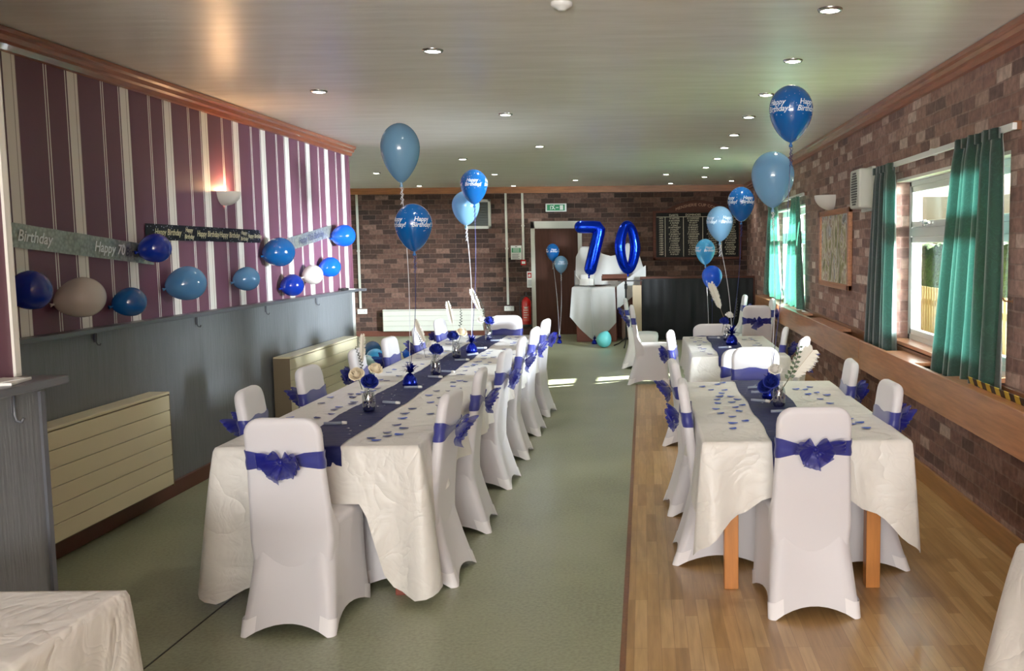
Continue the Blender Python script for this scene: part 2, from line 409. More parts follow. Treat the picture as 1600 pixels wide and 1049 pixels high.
def starry():
    m, nt, b = new_mat('black foil with silver flecks')
    tc = nt.nodes.new('ShaderNodeTexCoord')
    v = nt.nodes.new('ShaderNodeTexVoronoi'); v.inputs['Scale'].default_value = 40; nt.links.new(tc.outputs['Object'], v.inputs['Vector'])
    rp = ramp(nt, [(0, col(180, 184, 200)), (0.16, col(150, 156, 180)), (0.17, col(8, 9, 22))], 'CONSTANT'); nt.links.new(v.outputs['Distance'], rp.inputs['Fac'])
    nt.links.new(rp.outputs['Color'], b.inputs['Base Color']); b.inputs['Roughness'].default_value = 0.5; b.inputs['Specular IOR Level'].default_value = .2
    return m
M_star = starry()
M_goldfoil = mat('pale gold foil letters', col(226, 214, 170), 0.3, metal=0.5)
M_whitefoil = mat('bright silver foil letters', col(250, 252, 254), 0.3)
M_greyfoil = mat('dark pewter letters', col(96, 96, 106), 0.3, metal=0.4)
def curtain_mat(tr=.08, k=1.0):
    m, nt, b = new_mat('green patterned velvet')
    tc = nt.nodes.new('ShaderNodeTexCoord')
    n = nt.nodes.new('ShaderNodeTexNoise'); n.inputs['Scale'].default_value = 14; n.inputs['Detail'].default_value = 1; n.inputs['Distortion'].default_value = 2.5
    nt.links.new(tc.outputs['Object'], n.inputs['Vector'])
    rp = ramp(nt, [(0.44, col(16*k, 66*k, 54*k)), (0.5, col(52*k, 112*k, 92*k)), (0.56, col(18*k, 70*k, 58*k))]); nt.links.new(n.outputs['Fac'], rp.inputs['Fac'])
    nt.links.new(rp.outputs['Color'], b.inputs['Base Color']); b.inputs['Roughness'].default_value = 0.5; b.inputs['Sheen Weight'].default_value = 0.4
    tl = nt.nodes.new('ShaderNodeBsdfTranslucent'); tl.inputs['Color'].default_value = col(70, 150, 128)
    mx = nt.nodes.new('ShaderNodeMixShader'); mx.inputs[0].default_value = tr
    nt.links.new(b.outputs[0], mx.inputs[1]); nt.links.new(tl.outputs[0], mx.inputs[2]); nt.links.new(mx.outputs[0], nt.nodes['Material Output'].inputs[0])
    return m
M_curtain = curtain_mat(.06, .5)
M_curtain_lit = curtain_mat(.13, 1.15)  # same velvet, paler and more translucent: sunlight put into the colour
def painting_mat():
    m, nt, b = new_mat('woodland oil paint')
    tc = nt.nodes.new('ShaderNodeTexCoord'); mp = nt.nodes.new('ShaderNodeMapping'); mp.inputs['Scale'].default_value = (1, 2.2, 1.2)
    nt.links.new(tc.outputs['Object'], mp.inputs['Vector'])
    n = nt.nodes.new('ShaderNodeTexNoise'); n.inputs['Scale'].default_value = 3.0; n.inputs['Detail'].default_value = 8; n.inputs['Distortion'].default_value = 1.4
    nt.links.new(mp.outputs[0], n.inputs['Vector'])
    rp = ramp(nt, [(0.28, col(40, 36, 24)), (0.38, col(98, 104, 48)), (0.45, col(150, 140, 84)), (0.5, col(214, 210, 190)), (0.56, col(130, 88, 60)), (0.62, col(190, 196, 200)), (0.7, col(70, 62, 56)), (0.8, col(220, 216, 204))])
    nt.links.new(n.outputs['Fac'], rp.inputs['Fac']); nt.links.new(rp.outputs['Color'], b.inputs['Base Color']); b.inputs['Roughness'].default_value = 0.5
    return m
def hazard_mat():
    m, nt, b = new_mat('yellow and black hazard stripe')
    x, y, z = pos_xyz(nt)
    f = math_node(nt, 'FRACT', math_node(nt, 'MULTIPLY', math_node(nt, 'ADD', y, math_node(nt, 'MULTIPLY', z, 0.8)), 7.5))
    rp = ramp(nt, [(0, col(214, 186, 60)), (0.5, col(20, 20, 20))], 'CONSTANT'); nt.links.new(f, rp.inputs['Fac']); nt.links.new(rp.outputs['Color'], b.inputs['Base Color'])
    return m
M_hazard = hazard_mat()
M_grass = mat('lawn', col(84, 112, 40), 0.9, var=0.25, vscale=3)
M_hedge = mat('hedge leaves', col(66, 98, 44), 0.9, var=0.5, vscale=14, bump=1.0, bscale=20)
M_fence = mat('sunlit timber pales', col(128, 116, 66), 0.8)
M_fascia = mat('white soffit', col(170, 164, 150), 0.6)

# ------------------------------------------------------------------ room shell
XL, XR, YB, ZC = -3.2, 1.93, 18.2, 2.76
YF = -4.0
bm = B(); boxr(bm, -6.0, -0.10, YF, YB, -0.1, 0.0); boxr(bm, -0.10, XR + .3, 11.5, YB, -0.1, 0.0)
struct(obj('floor', bm, M_vinyl), 'grey green speckled vinyl floor')
bm = B(); boxr(bm, -0.10, XR + .1, YF, 11.5, -0.1, 0.0)
struct(obj('floor_wood', bm, M_parquet), 'worn golden strip wood floor on the window side')
bm = B(); boxr(bm, -0.112, -0.088, YF, 11.5, 0.0, 0.003); struct(obj('trim_1', bm, M_brownwood), 'dark joint strip between vinyl and wood floor')
bm = B(); boxr(bm, -6.1, XR + .3, YF - .2, YB + .2, ZC, ZC + .1)
struct(obj('ceiling', bm, M_ceil), 'off white gloss painted ceiling')
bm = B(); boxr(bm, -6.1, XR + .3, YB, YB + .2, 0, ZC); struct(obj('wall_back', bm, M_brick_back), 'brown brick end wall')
# right wall with two openings
W1 = (5.15, 7.46, 0.90, 2.13); W2 = (11.65, 14.25, 0.90, 2.13)
bm = B(); TX = XR + 0.20
for y0, y1 in ((YF, W1[0]), (W1[1], W2[0]), (W2[1], YB + .2)): boxr(bm, XR, TX, y0, y1, 0, ZC)
for w in (W1, W2):
    boxr(bm, XR, TX, w[0], w[1], 0, w[2]); boxr(bm, XR, TX, w[0], w[1], w[3], ZC)
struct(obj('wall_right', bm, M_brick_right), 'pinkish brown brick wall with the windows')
# left wall (paper above, boarding below) and the pier in front of it
bm = B(); boxr(bm, -3.36, XL, 3.3, 10.64, 1.19, ZC); struct(obj('wall_left', bm, M_paper), 'wall papered in plum and white stripes')
bm = B(); boxr(bm, -3.36, XL + .006, 3.3, 10.62, 0, 1.19); struct(obj('wall_left_dado', bm, M_dado), 'grey painted boarding below the striped paper')
bm = B(); boxr(bm, -3.37, XL + .018, 10.60, 10.655, 0, 1.17); struct(obj('trim_2', bm, M_white), 'white corner strip at the end of the grey boarding')
bm = B(); boxr(bm, -3.37, XL + .01, 10.62, 10.66, 1.19, ZC); struct(obj('trim_3', bm, M_paper_plain), 'plum end edge of the papered wall')
bm = B(); boxr(bm, -3.4, -2.215, YF, 3.40, 1.19, ZC); struct(obj('wall_left_pier', bm, M_paper_plain), 'plum wall projecting at the near end')
bm = B(); boxr(bm, -3.4, -2.135, YF, 3.39, 0, 1.19); struct(obj('wall_left_pier_dado', bm, M_dado), 'grey boarding on the projecting wall')
bm = B(); boxr(bm, -2.23, -2.205, 3.375, 3.405, 1.19, ZC); struct(obj('trim_4', bm, M_cream), 'cream corner strip on the plum projection')
bm = B(); boxr(bm, -2.15, -2.125, 3.375, 3.40, 0, 1.16); struct(obj('trim_5', bm, M_shelf), 'grey corner strip on the projecting boarding')
# far left return behind the papered wall
bm = B(); boxr(bm, -6.1, -5.9, 10.4, YB, 0, ZC); struct(obj('wall_left_rear', bm, M_cream))
bm = B(); boxr(bm, -6.1, -3.3, 10.35, 10.55, 0, ZC); struct(obj('wall_left_return', bm, M_cream))
# wall behind the camera with a wide opening added for the fill lamp
bm = B(); boxr(bm, -3.4, XR + .3, YF - .2, YF, 0, 0.9); boxr(bm, -3.4, XR + .3, YF - .2, YF, 2.35, ZC)
boxr(bm, -3.4, -2.0, YF - .2, YF, 0.9, 2.35); boxr(bm, 1.4, XR + .3, YF - .2, YF, 0.9, 2.35)
struct(obj('wall_front', bm, M_cream))
# shelf on the boarding
bm = B(); boxr(bm, XL, -3.115, 3.42, 10.66, 1.185, 1.212, .004); boxr(bm, XL - .17, -3.06, 10.62, 10.70, 1.185, 1.212, .004)
struct(obj('trim_6', bm, M_shelf), 'narrow dark grey shelf along the top of the boarding')
bm = B(); boxr(bm, -2.215, -2.045, YF, 3.42, 1.185, 1.214, .006); struct(obj('trim_7', bm, M_shelf), 'dark grey shelf on the projecting wall')
# covings (stepped profile)
def cove(name, bm_fn, m, label):
    bm = B(); bm_fn(bm); return struct(obj(name, bm, m), label)
def cove_y(x, sgn, y0, y1):
    def fn(bm):
        prof = [(0, ZC - .005), (.075, ZC - .005), (.075, ZC - .03), (.055, ZC - .04), (.05, ZC - .065), (.03, ZC - .075), (.022, ZC - .105), (0, ZC - .11)]
        loft(bm, [[(x + sgn * px, y, pz) for px, pz in prof] for y in (y0, y1)], True, True, True, smooth=False)
    return fn
cove('trim_8', cove_y(XL, 1, 3.42, 10.72), M_wood_cove, 'red brown varnished coving over the striped wall')
cove('trim_9', cove_y(XR, -1, YF, YB), M_wood_cove, 'red brown varnished coving over the window wall')
bm = B(); boxr(bm, -5.9, XR, YB - .03, YB, ZC - .115, ZC); struct(obj('trim_10', bm, M_cove_back), 'orange brown batten along the top of the end wall')
bm = B(); boxr(bm, XR - .022, XR, YF, YB, 0, .125, .004); struct(obj('baseboard_right', bm, M_pine_lt), 'pine skirting along the window wall')
bm = B(); boxr(bm, XL, XL + .03, 3.42, 10.6, 0, .10, .004); struct(obj('baseboard_left', bm, M_skirt), 'red brown skirting under the boarding')
bm = B(); boxr(bm, -5.9, -2.12, YB - .025, YB, 0, .1); boxr(bm, -1.1, XR, YB - .025, YB, 0, .1); struct(obj('baseboard_back', bm, M_skirt), 'dark skirting along the end wall')
# floor joint seen bottom left
bm = B(); box(bm, (-1.99, 3.9, .0015), (.006, 2.2, .003), (0, 0, R(-1.5))); struct(obj('trim_11', bm, M_black), 'dark seam line in the vinyl')

# windows
def window(n, W, ymull, label):
    y0, y1, z0, z1 = W
    e = bpy.data.objects.new('window_%d' % n, None); C.objects.link(e); struct(e, label)
    xf = XR + .10; d = .06
    bm = B()
    for a in ((y0, y0 + .06, z0, z1), (y1 - .06, y1, z0, z1), (y0, y1, z0, z0 + .06), (y0, y1, z1 - .06, z1)): boxr(bm, xf, xf + d + .02, a[0], a[1], a[2], a[3], .006)
    for ym in ymull: boxr(bm, xf, xf + d + .02, ym - .035, ym + .035, z0 + .05, z1 - .05, .006)
    zt = z0 + .83
    ys = [y0 + .06] + list(ymull) + [y1 - .06]
    for a, b_ in zip(ys[:-1], ys[1:]): boxr(bm, xf, xf + d, a, b_, zt - .035, zt + .035, .006)
    obj('window_frame', bm, M_upvc, e)
    for a, b_ in zip(ys[:-1], ys[1:]):
        for za, zb in ((z0 + .06, zt - .035), (zt + .035, z1 - .06)):
            bm = B(); aa, bb = a + .03, b_ - .03
            for q in ((aa, aa + .045, za, zb), (bb - .045, bb, za, zb), (aa, bb, za, za + .045), (aa, bb, zb - .045, zb)): boxr(bm, xf - .012, xf + .03, q[0], q[1], q[2], q[3], .005)
            s = obj('window_sash', bm, M_upvc, e)
            bm = B(); boxr(bm, xf + .012, xf + .018, aa + .03, bb - .03, za + .03, zb - .03); obj('window_glass', bm, M_glass, s)
    if n == 1:
        bm = B(); boxr(bm, xf - .035, xf - .012, 6.85, 7.0, zt + .05, zt + .07, .004); boxr(bm, xf - .03, xf - .012, 6.97, 7.01, zt + .04, zt + .085, .004); obj('window_handle', bm, M_chrome, e)
    bm = B(); boxr(bm, XR - .03, xf, y0 + .002, y1 - .002, z0 - .005, z0 + .022, .004); obj('window_sill', bm, M_pine, e)
    bm = B(); boxr(bm, XR + .0, xf, y0 + .002, y1 - .002, z1 - .02, z1); obj('window_soffit_board', bm, M_cream, e)
window(1, W1, (6.3,), 'white plastic framed window with an opening top light')
window(2, W2, (12.95,), 'bright white framed window at the far end')

# outside
bm = B(); boxr(bm, XR + .3, 40, -20, 60, -.35, -.25); struct(obj('lawn_exterior', bm, M_grass))
bm = B(); boxr(bm, XR + .2, 3.9, 3.6, 10.9, 2.16, 2.34); struct(obj('roof_exterior', bm, M_fascia), 'white soffit outside the near window, deepened to block the sun')  # soffit glimpsed through the glass, its depth stretched to keep the sun out
def hedge(nm, x, y0, y1, h, seed, label):
    rnd = random.Random(seed); bm = B(); ny = int((y1 - y0) / .22); rows = []
    for k in range(9):
        a = k / 8 * PI; row = []
        for j in range(ny + 1):
            row.append((x + .55 * -math.cos(a) + rnd.uniform(-.12, .12), y0 + (y1 - y0) * j / ny, -.3 + h * max(0, math.sin(a)) ** .5 + rnd.uniform(-.12, .12)))
        rows.append(row)
    strip(bm, rows); return tag(obj(nm, bm, M_hedge), label, 'hedge')
hedge('garden_hedge', 7.2, 6, 34, 1.9, 2, 'clipped green hedge beyond the timber fence outside')
fe = thing('picket_fence', 'pale timber picket fence outside the window', 'fence', (5.2, 20, -.3))
bm = B()
for z in (.25, .85): boxr(bm, -.02, .02, -13, 10, z, z + .08)
obj('rail', bm, M_fence, fe)
k = 0
bm = B()
for j in range(150):
    y = -13 + j * .155; boxr(bm, -.035, -.02, y, y + .1, 0, 1.15)
o = obj('pale', bm, M_fence, fe); o['kind'] = 'stuff'

# ------------------------------------------------------------------ ceiling downlights
rows = [('window-side row', [(0.895, 4.727), (0.914, 6.003), (0.917, 7.322), (0.924, 8.573), (0.922, 9.935), (0.931, 11.213), (0.955, 12.594), (0.897, 14.008), (1.0, 15.953)]),
        ('row over the aisle', [(-1.178, 5.59), (-1.146, 8.256), (-1.142, 10.868), (-1.135, 16.407)]),
        ('row over the long table', [(-2.281, 6.972), (-2.262, 12.326), (-2.261, 14.944), (-2.348, 17.75)]),
        ('group near the far left corner', [(-3.322, 13.596), (-3.932, 14.461), (-4.0, 17.5)]),
        ('group near the honours board', [(0.361, 15.301), (0.491, 17.491), (1.529, 16.965)])]
orde = ['first', 'second', 'third', 'fourth', 'fifth', 'sixth', 'seventh', 'eighth', 'ninth']
dl = None; LIGHTS = []
for rn, ps in rows:
    for i, (x, y) in enumerate(ps):
        lab = 'lit round ceiling downlight, %s in the %s' % (orde[i], rn)
        if dl is None:
            dl = thing('ceiling_downlight', lab, 'downlight', (x, y, ZC), 0, 'recessed downlights in the ceiling')
            bm = B(); lathe(bm, [(.044, -.004), (.045, -.012), (.054, -.012), (.060, -.003), (.060, .004)], 28, cap0=False, cap1=False); obj('bezel', bm, M_chrome, dl)
            bm = B(); lathe(bm, [(.045, -.009), (.03, -.013), (.002, -.015)], 20, cap0=False); obj('lens', bm, M_lens, dl)
        else: dup(dl, (x, y, ZC), 0, lab)
        LIGHTS.append((x, y))
t = thing('smoke_detector', 'white round smoke detector at the top edge of the ceiling view', 'smoke detector', (-.365, 4.56, ZC))
bm = B(); lathe(bm, [(.05, 0), (.05, -.012), (.04, -.02), (.02, -.03), (.018, -.034), (.001, -.035)], 24, cap0=False); obj('housing', bm, M_white, t)

# ------------------------------------------------------------------ chairs
def rring(wr, wf, yb, yf, r, z, cave=0.0, arch=0.0, na=6, ns=8):
    cor = [(-wr, yb), (wr, yb), (wf, yf), (-wf, yf)]
    ctr = [(-wr + r, yb + r), (wr - r, yb + r), (wf - r, yf - r), (-wf + r, yf - r)]
    st = [PI, 1.5 * PI, 0, .5 * PI]; pts = []
    for i in range(4):
        arc = [(ctr[i][0] + r * math.cos(st[i] + k / (na - 1) * PI / 2), ctr[i][1] + r * math.sin(st[i] + k / (na - 1) * PI / 2)) for k in range(na)]
        pts += [(a, b, 0) for a, b in arc]
        j = (i + 1) % 4; e = arc[-1]
        nx = (ctr[j][0] + r * math.cos(st[j]), ctr[j][1] + r * math.sin(st[j]))
        dx, dy = nx[0] - e[0], nx[1] - e[1]; L = math.hypot(dx, dy); n = (dy / L, -dx / L)
        for k in range(1, ns + 1):
            s = k / (ns + 1); w = math.sin(PI * s)
            pts.append((e[0] + dx * s - n[0] * cave * w, e[1] + dy * s - n[1] * cave * w, w ** .8))
    return [(a, b, z + arch * w) for a, b, w in pts]
SEAT = .465
def cover_mesh():
    bm = B(); rings = []
    for k in range(11):
        t = k / 10; z = t * (SEAT - .03)
        e = (1 - t)
        yb = -.158 - .109 * e ** 1.4; wr = .172 + .033 * e ** 1.3; wf = .205 + .012 * e; yf = .235 - .03 * math.sin(PI * t) * .6
        rings.append(rring(wr, wf, yb, yf, .03 + .03 * t, z, (.022 * e ** .8 + .006), .052 * e ** 2))
    rings.append(rring(.17, .2, -.156, .228, .07, SEAT - .008)); rings.append(rring(.155, .185, -.148, .21, .07, SEAT + .006)); rings.append(rring(.1, .12, -.1, .14, .06, SEAT + .016))
    loft(bm, rings, True, False, True)
    return bm
def back_ring(z, off=0.0):
    top = .94; t = (z - .40) / (top - .40)
    w = .182 - (.016 * min(1, t * 1.6) if t > 0 else .11 * (.40 - z))
    rc = .075
    if z > top - rc:
        q = (z - (top - rc)) / rc; w = w - rc * (1 - math.sqrt(max(0, 1 - q * q))) * .98
    yr = -.170 - .068 * (max(0, t)) ** 1.2
    th = .052 + .065 * min(1, max(0, 1 - (z - .44) / .13)) ** 2
    if z > top - .03: th *= math.sqrt(max(.12, 1 - ((z - (top - .03)) / .031) ** 2))
    yc0 = yr if z <= top - .03 else yr + (.052 - th) / 2
    return rring(w + off, w + off, yc0 - off, yc0 + th + off, min(.022, th * .45) + off, z, 0, 0, 5, 5)
def back_mesh(bm):
    zs = [.24, .30, .36, .40, .44, .47, .50, .54, .60, .66, .72, .78, .83, .865, .89, .91, .922, .931, .937, .94]
    loft(bm, [back_ring(z) for z in zs], True, False, True)
def sash_mesh(seed):
    rnd = random.Random(seed); bm = B(); rows = []
    ph = rnd.uniform(0, 6)
    for k in range(6):
        t = k / 5; ring = back_ring(.715 + .085 * t, .004 + .002 * math.sin(9 * t + ph)); n = len(ring)
        # rises a little at the sides, gathers to the knot at the rear centre
        out = []
        for (x, y, z) in ring:
            g = max(0, 1 - abs(x) / .165) ** .9 if y < -.19 else 0
            zc = .757; zz = z + .012 * math.sin(5 * x / .17 + ph) * (t - .3)
            out.append((x, y - .006 * g, zz + (zc - zz) * .68 * g))
        rows.append(out)
    loft(bm, rows, True); return bm
def bow_mesh(seed):
    rnd = random.Random(seed); bm = B()
    def ribbon(pts, wid, vs, rip, ph):
        rows = []
        for i, (p, w, v) in enumerate(zip(pts, wid, vs)):
            row = []
            for j in range(9):
                q = j / 8 - .5
                row.append(p + v * (q * w) + Vector((0, -1, 0)) * (rip * w * math.sin(j * 2.2 + ph) * (.5 + .5 * math.sin(i * .7 + ph))))
            rows.append(row)
        strip(bm, rows)
    loops = [(-1, .20, .115, .085), (1, .16, .12, .085), (-1, -.18, .09, .08), (1, -.25, .09, .08), (-1, .62, .07, .06), (1, .7, .07, .06)]
    for sx, el, L, W in loops:
        el += rnd.uniform(-.25, .25); L *= rnd.uniform(.8, 1.2); tw = rnd.uniform(-.5, .2); ph = rnd.uniform(0, 6)
        d = Vector((sx * math.cos(el), rnd.uniform(-.25, .05), math.sin(el))).normalized(); pv = Vector((-sx * math.sin(el), -.45 + tw, math.cos(el))).normalized()
        pts, ws, vs = [], [], []
        for i in range(15):
            q = i / 14; a = math.sin(PI * q)
            pts.append(d * (L * a) + Vector((0, -.010 - .022 * (1 - math.cos(2 * PI * q)) - .018 * q, .012 * math.sin(2 * PI * q) * sx)))
            ws.append(W * (.14 + .86 * a ** .8)); vs.append(pv)
        ribbon(pts, ws, vs, .10, ph)
    for sx, a0, L in ((-1, .35, .105), (1, .5, .10), (1, 1.15, .09)):
        a0 += rnd.uniform(-.3, .3); L *= rnd.uniform(.8, 1.2); ph = rnd.uniform(0, 6)
        d = Vector((sx * math.sin(a0), -.15, -math.cos(a0))); pv = Vector((math.cos(a0), -.4, sx * math.sin(a0))).normalized()
        pts = [d * (L * i / 9) + Vector((0, -.02 - .010 * math.sin(i * .8 + ph), 0)) for i in range(10)]
        ribbon(pts, [.014 + .075 * (i / 9) ** .8 for i in range(10)], [pv] * 10, .10, ph)
    t = bmesh.new(); bmesh.ops.create_uvsphere(t, u_segments=10, v_segments=7, radius=.017)
    bmesh.ops.translate(t, vec=(0, -.022, 0), verts=t.verts)
    for f in t.faces: f.smooth = True
    merge(bm, t); return bm
def pocket_mesh(i):
    bm = B(); rows = []
    for k in range(3):
        t = k / 2 * .16; e = 1 - t; z = t * (SEAT - .03)
        r = rring(.205 * 1 + .0015 - .006 * (1 - e ** 1.3), .2185, -.158 - .1105 * e ** 1.4, .2365, .03, z + .001, (.022 * e ** .8 + .006), .052 * e ** 2)
        n0 = i * 14; idx = [(n0 - 1) % 56] + [n0 + q for q in range(7)]
        rows.append([r[a % 56] for a in idx])
    strip(bm, rows); return bm
chair_protos = []
def make_chair(v):
    t = thing('banquet_chair', 'x', 'chair')
    bm = cover_mesh(); back_mesh(bm); c = obj('stretch_cover', bm, M_spandex, t)
    for i in range(4): obj('foot_pocket', pocket_mesh(i), M_pocket, c, recalc=False)
    s = obj('organza_sash', sash_mesh(v), M_organza, t)
    obj('bow', bow_mesh(v + 7), M_bow, s, loc=(0, -.222, .757), recalc=False).scale = (.9, .85, .9)
    return t
chair_protos = [make_chair(i) for i in range(3)]
used = [False] * 3; nch = [0]
def chair(x, y, rz, label, group=None, sc=(1, 1, 1)):
    v = nch[0] % 3; nch[0] += 1
    if not used[v]:
        o = chair_protos[v]; used[v] = True; o.location = (x, y, 0); o.rotation_euler = (0, 0, rz); o['label'] = label; o.scale = sc
        if group: o['group'] = group
    else: o = dup(chair_protos[v], (x, y, 0), rz, label, group, sc)
    return o
GL, GA = 'chairs on the wall side of the long table', 'chairs on the aisle side of the long table'
FR, FLft = 0.0, PI / 2           # rz: 0 faces away (+Y); -90 faces +X; +90 faces -X
o6 = ['nearest', 'second', 'third', 'fourth', 'fifth', 'farthest']
chair(-1.535, 4.26, R(-1), 'white covered chair with blue bow at the near head of the long table', sc=(1.0, 1, 1.0))
for i, (y, dr) in enumerate(((4.98, 4), (5.85, -3), (6.86, 3), (7.74, -2), (8.72, 3), (9.66, -3))):
    chair(-1.845, y, R(-90 + dr), 'white covered chair on the wall side of the long table, %s' % o6[i], GL)
for i, (y, dr) in enumerate(((4.80, -4), (5.66, 3), (6.70, -3), (7.60, 2), (8.55, -2), (9.52, -5))):
    chair(-1.175, y, R(90 + dr), 'white covered chair with blue bow on the aisle side of the long table, %s' % o6[i], GA)
chair(-1.44, 9.88, R(180), 'white covered chair at the far head of the long table')
chair(.735, 4.40, R(1), 'white covered chair with blue bow at the near end of the window-side table')
chair(.405, 5.07, R(-92), 'white covered chair on the aisle side of the nearer small table, first of two')
chair(.385, 6.0, R(-87), 'white covered chair on the aisle side of the nearer small table, second of two')
chair(1.06, 4.95, R(92), 'white covered chair by the window wall at the nearer small table, first of two')
chair(1.06, 5.92, R(86), 'white covered chair by the window wall at the nearer small table, second of two')
chair(.765, 6.48, R(180), 'white covered chair facing the camera at the far end of the nearer window-side table')
chair(.70, 7.32, R(8), 'white covered chair mostly hidden behind another, at the near end of the farther table', sc=(1, 1, .94))
chair(.42, 8.05, R(-96), 'white covered chair with large loose bow at the aisle corner of the farther table')
chair(1.0, 8.3, R(80), 'white covered chair by the window wall at the farther table, away from the camera')
chair(1.02, 7.42, R(72), 'white covered chair by the window wall, in the gap between the two small tables')
chair(.72, 9.85, R(180), 'broad white covered chair at the far end of the farther table', sc=(1.3, 1, .885))
chair(.055, 11.62, R(-90), 'sunlit white covered chair in the aisle facing the windows, nearer of two')
chair(-.05, 13.15, R(-90), 'sunlit white covered chair in the aisle facing the windows, farther of two')
chair(1.22, 13.75, R(90), 'white covered chair seen from the side against the black screen')
chair(1.33, 11.55, R(-4), 'white covered chair in shadow with dark blue bow by the far window')
chair(1.47, 12.65, R(90), 'white covered chair closest to the timber ledge by the far curtains')

# ------------------------------------------------------------------ tables, cloths, runners
def table(name, label, x0, x1, y0, y1, topz=.728, group=None, leg=M_leg, inset=.1, ls=.062):
    t = thing(name, label, 'table', ((x0 + x1) / 2, (y0 + y1) / 2, 0), 0, group)
    hx, hy = (x1 - x0) / 2, (y1 - y0) / 2
    bm = B(); boxr(bm, -hx, hx, -hy, hy, topz - .025, topz, .003); obj('tabletop', bm, M_tabletop, t)
    bm = B()
    for s in (-1, 1):
        boxr(bm, -hx + inset, hx - inset, s * (hy - inset) - .01, s * (hy - inset) + .01, topz - .09, topz - .025)
        boxr(bm, s * (hx - inset) - .01, s * (hx - inset) + .01, -hy + inset, hy - inset, topz - .09, topz - .025)
    obj('apron', bm, leg, t)
    for sx in (-1, 1):
        for sy in (-1, 1):
            bm = B(); cx_, cy_ = sx * (hx - inset), sy * (hy - inset); boxr(bm, cx_ - ls / 2, cx_ + ls / 2, cy_ - ls / 2, cy_ + ls / 2, 0, topz - .025, .004); obj('leg', bm, leg, t)
    return t
def cloth(name, label, x0, x1, y0, y1, z, drop, seed, group=None, corner=1.35, spread=.26, m=None, cat='tablecloth', fold=1.0, tipout=None):
    """drop(side, u) -> hanging length; side 0 = near (-Y), 1 = +X, 2 = far, 3 = -X; u = metres from the side's start"""
    rnd = random.Random(seed); r = .018; pts = []
    w, d = x1 - x0, y1 - y0
    sides = [((x0, y0), (1, 0), w, (0, -1)), ((x1, y0), (0, 1), d, (1, 0)), ((x1, y1), (-1, 0), w, (0, 1)), ((x0, y1), (0, -1), d, (-1, 0))]
    S = 0
    for si, (p, dr, L, n) in enumerate(sides):
        k = max(6, int(L / .035))
        for j in range(k):
            u = (j + .5) / k * L
            pts.append((p[0] + dr[0] * u, p[1] + dr[1] * u, n, si, u, min(u, L - u), S + u, None))
        S += L
        q = sides[(si + 1) % 4]
        for a in (.25, .5, .75):   # the corner
            nn = (n[0] * math.cos(a * PI / 2) + q[3][0] * math.sin(a * PI / 2), n[1] * math.cos(a * PI / 2) + q[3][1] * math.sin(a * PI / 2))
            pts.append((q[0][0], q[0][1], nn, si, L, 0.0, S, a))
    ph = [rnd.uniform(0, 6.28) for _ in range(6)]
    cut = {}
    def info(pt):
        x, y, n, si, u, dc, s, a = pt
        L = sides[si][2]
        if a is None: D = drop(si, u)
        else: D = drop(si, L) * (1 - a) + drop((si + 1) % 4, 0) * a
        # corner fall
        Lc = u if u < L / 2 else L - u
        other = drop((si - 1) % 4, sides[(si - 1) % 4][2]) if u < L / 2 else drop((si + 1) % 4, 0)
        if min(D, other) > .12: D *= 1 + (corner - 1) * math.exp(-(dc / .11) ** 2)
        sp = spread * math.exp(-(dc / .12) ** 2) + .05
        fo = (math.sin(s * 19 + ph[0]) * .5 + math.sin(s * 31 + ph[1]) * .35 + math.sin(s * 9 + ph[2]) * .5)
        return D, sp, fo
    rings = []
    NT = 14
    tv = [0, .02] + [.02 + .98 * (k / NT) for k in range(1, NT + 1)]
    inf = [info(p) for p in pts]
    for t in tv:
        ring = []
        for p, (D, sp, fo) in zip(pts, inf):
            x, y, n = p[0], p[1], p[2]
            if t == 0: ring.append((x, y, z)); continue
            h = D * t
            out = .006 + D * sp * (t ** .8) + fold * .04 * fo * min(1, D / .35) * t ** 1.2
            out = max(.006, out)
            ring.append((x + n[0] * out, y + n[1] * out, z - .004 - h + .012 * fo * t * min(1, D)))
        rings.append(ring)
    bm = B()
    vr = loft(bm, rings, True)
    # top: inset ring then grid-like cap
    ins = []
    cx, cy = (x0 + x1) / 2, (y0 + y1) / 2
    iv = [bm.verts.new((p[0] - math.copysign(min(.012, abs(p[0] - cx)), p[0] - cx), p[1] - math.copysign(min(.012, abs(p[1] - cy)), p[1] - cy), z + .0015)) for p in pts]
    n = len(pts)
    for i in range(n):
        f = bm.faces.new((iv[i], iv[(i + 1) % n], vr[0][(i + 1) % n], vr[0][i])); f.smooth = True
    f = bm.faces.new(iv); f.smooth = False
    o = obj(name, bm, m or M_cloth)
    return tag(o, label, cat, group)

LT = (-1.985, -1.05, 4.40, 9.93)
for i, (a, b_) in enumerate(((4.42, 6.24), (6.26, 8.07), (8.09, 9.91))):
    table('banquet_table', ('wooden legged table under the near third of the long white cloth', 'table under the middle of the long white cloth', 'table under the far third of the long white cloth')[i], LT[0] + .02, LT[1] - .02, a, b_, group='tables of the long row', leg=M_redwood)
def drL(si, u):
    if si == 0:
        x = LT[0] + u
        a = max(0, min(1, (abs(x + 1.50) - .20) / .10))
        return .26 + (.63 - .26) * a
    if si == 2:
        x = LT[1] - u; a = max(0, min(1, (abs(x + 1.44) - .2) / .1)); return .26 + .25 * a
    L = LT[3] - LT[2]; v = u if si == 1 else L - u
    near = math.exp(-(v / .22) ** 2); far = math.exp(-((L - v) / .15) ** 2)
    return .265 + .335 * near + .25 * far + .01 * math.sin(v * 6)
cloth('tablecloth', 'white satin cloth over the long table with corners hanging low', *LT, .742, drL, 3, corner=1.12, spread=.07)
R1 = (.265, 1.225, 4.41, 6.40)
table('dining_table', 'light wood table with square legs under the nearer window-side cloth', R1[0] + .01, R1[1] - .01, R1[2] + .02, R1[3] - .02, group='window-side tables', inset=.13, ls=.068)
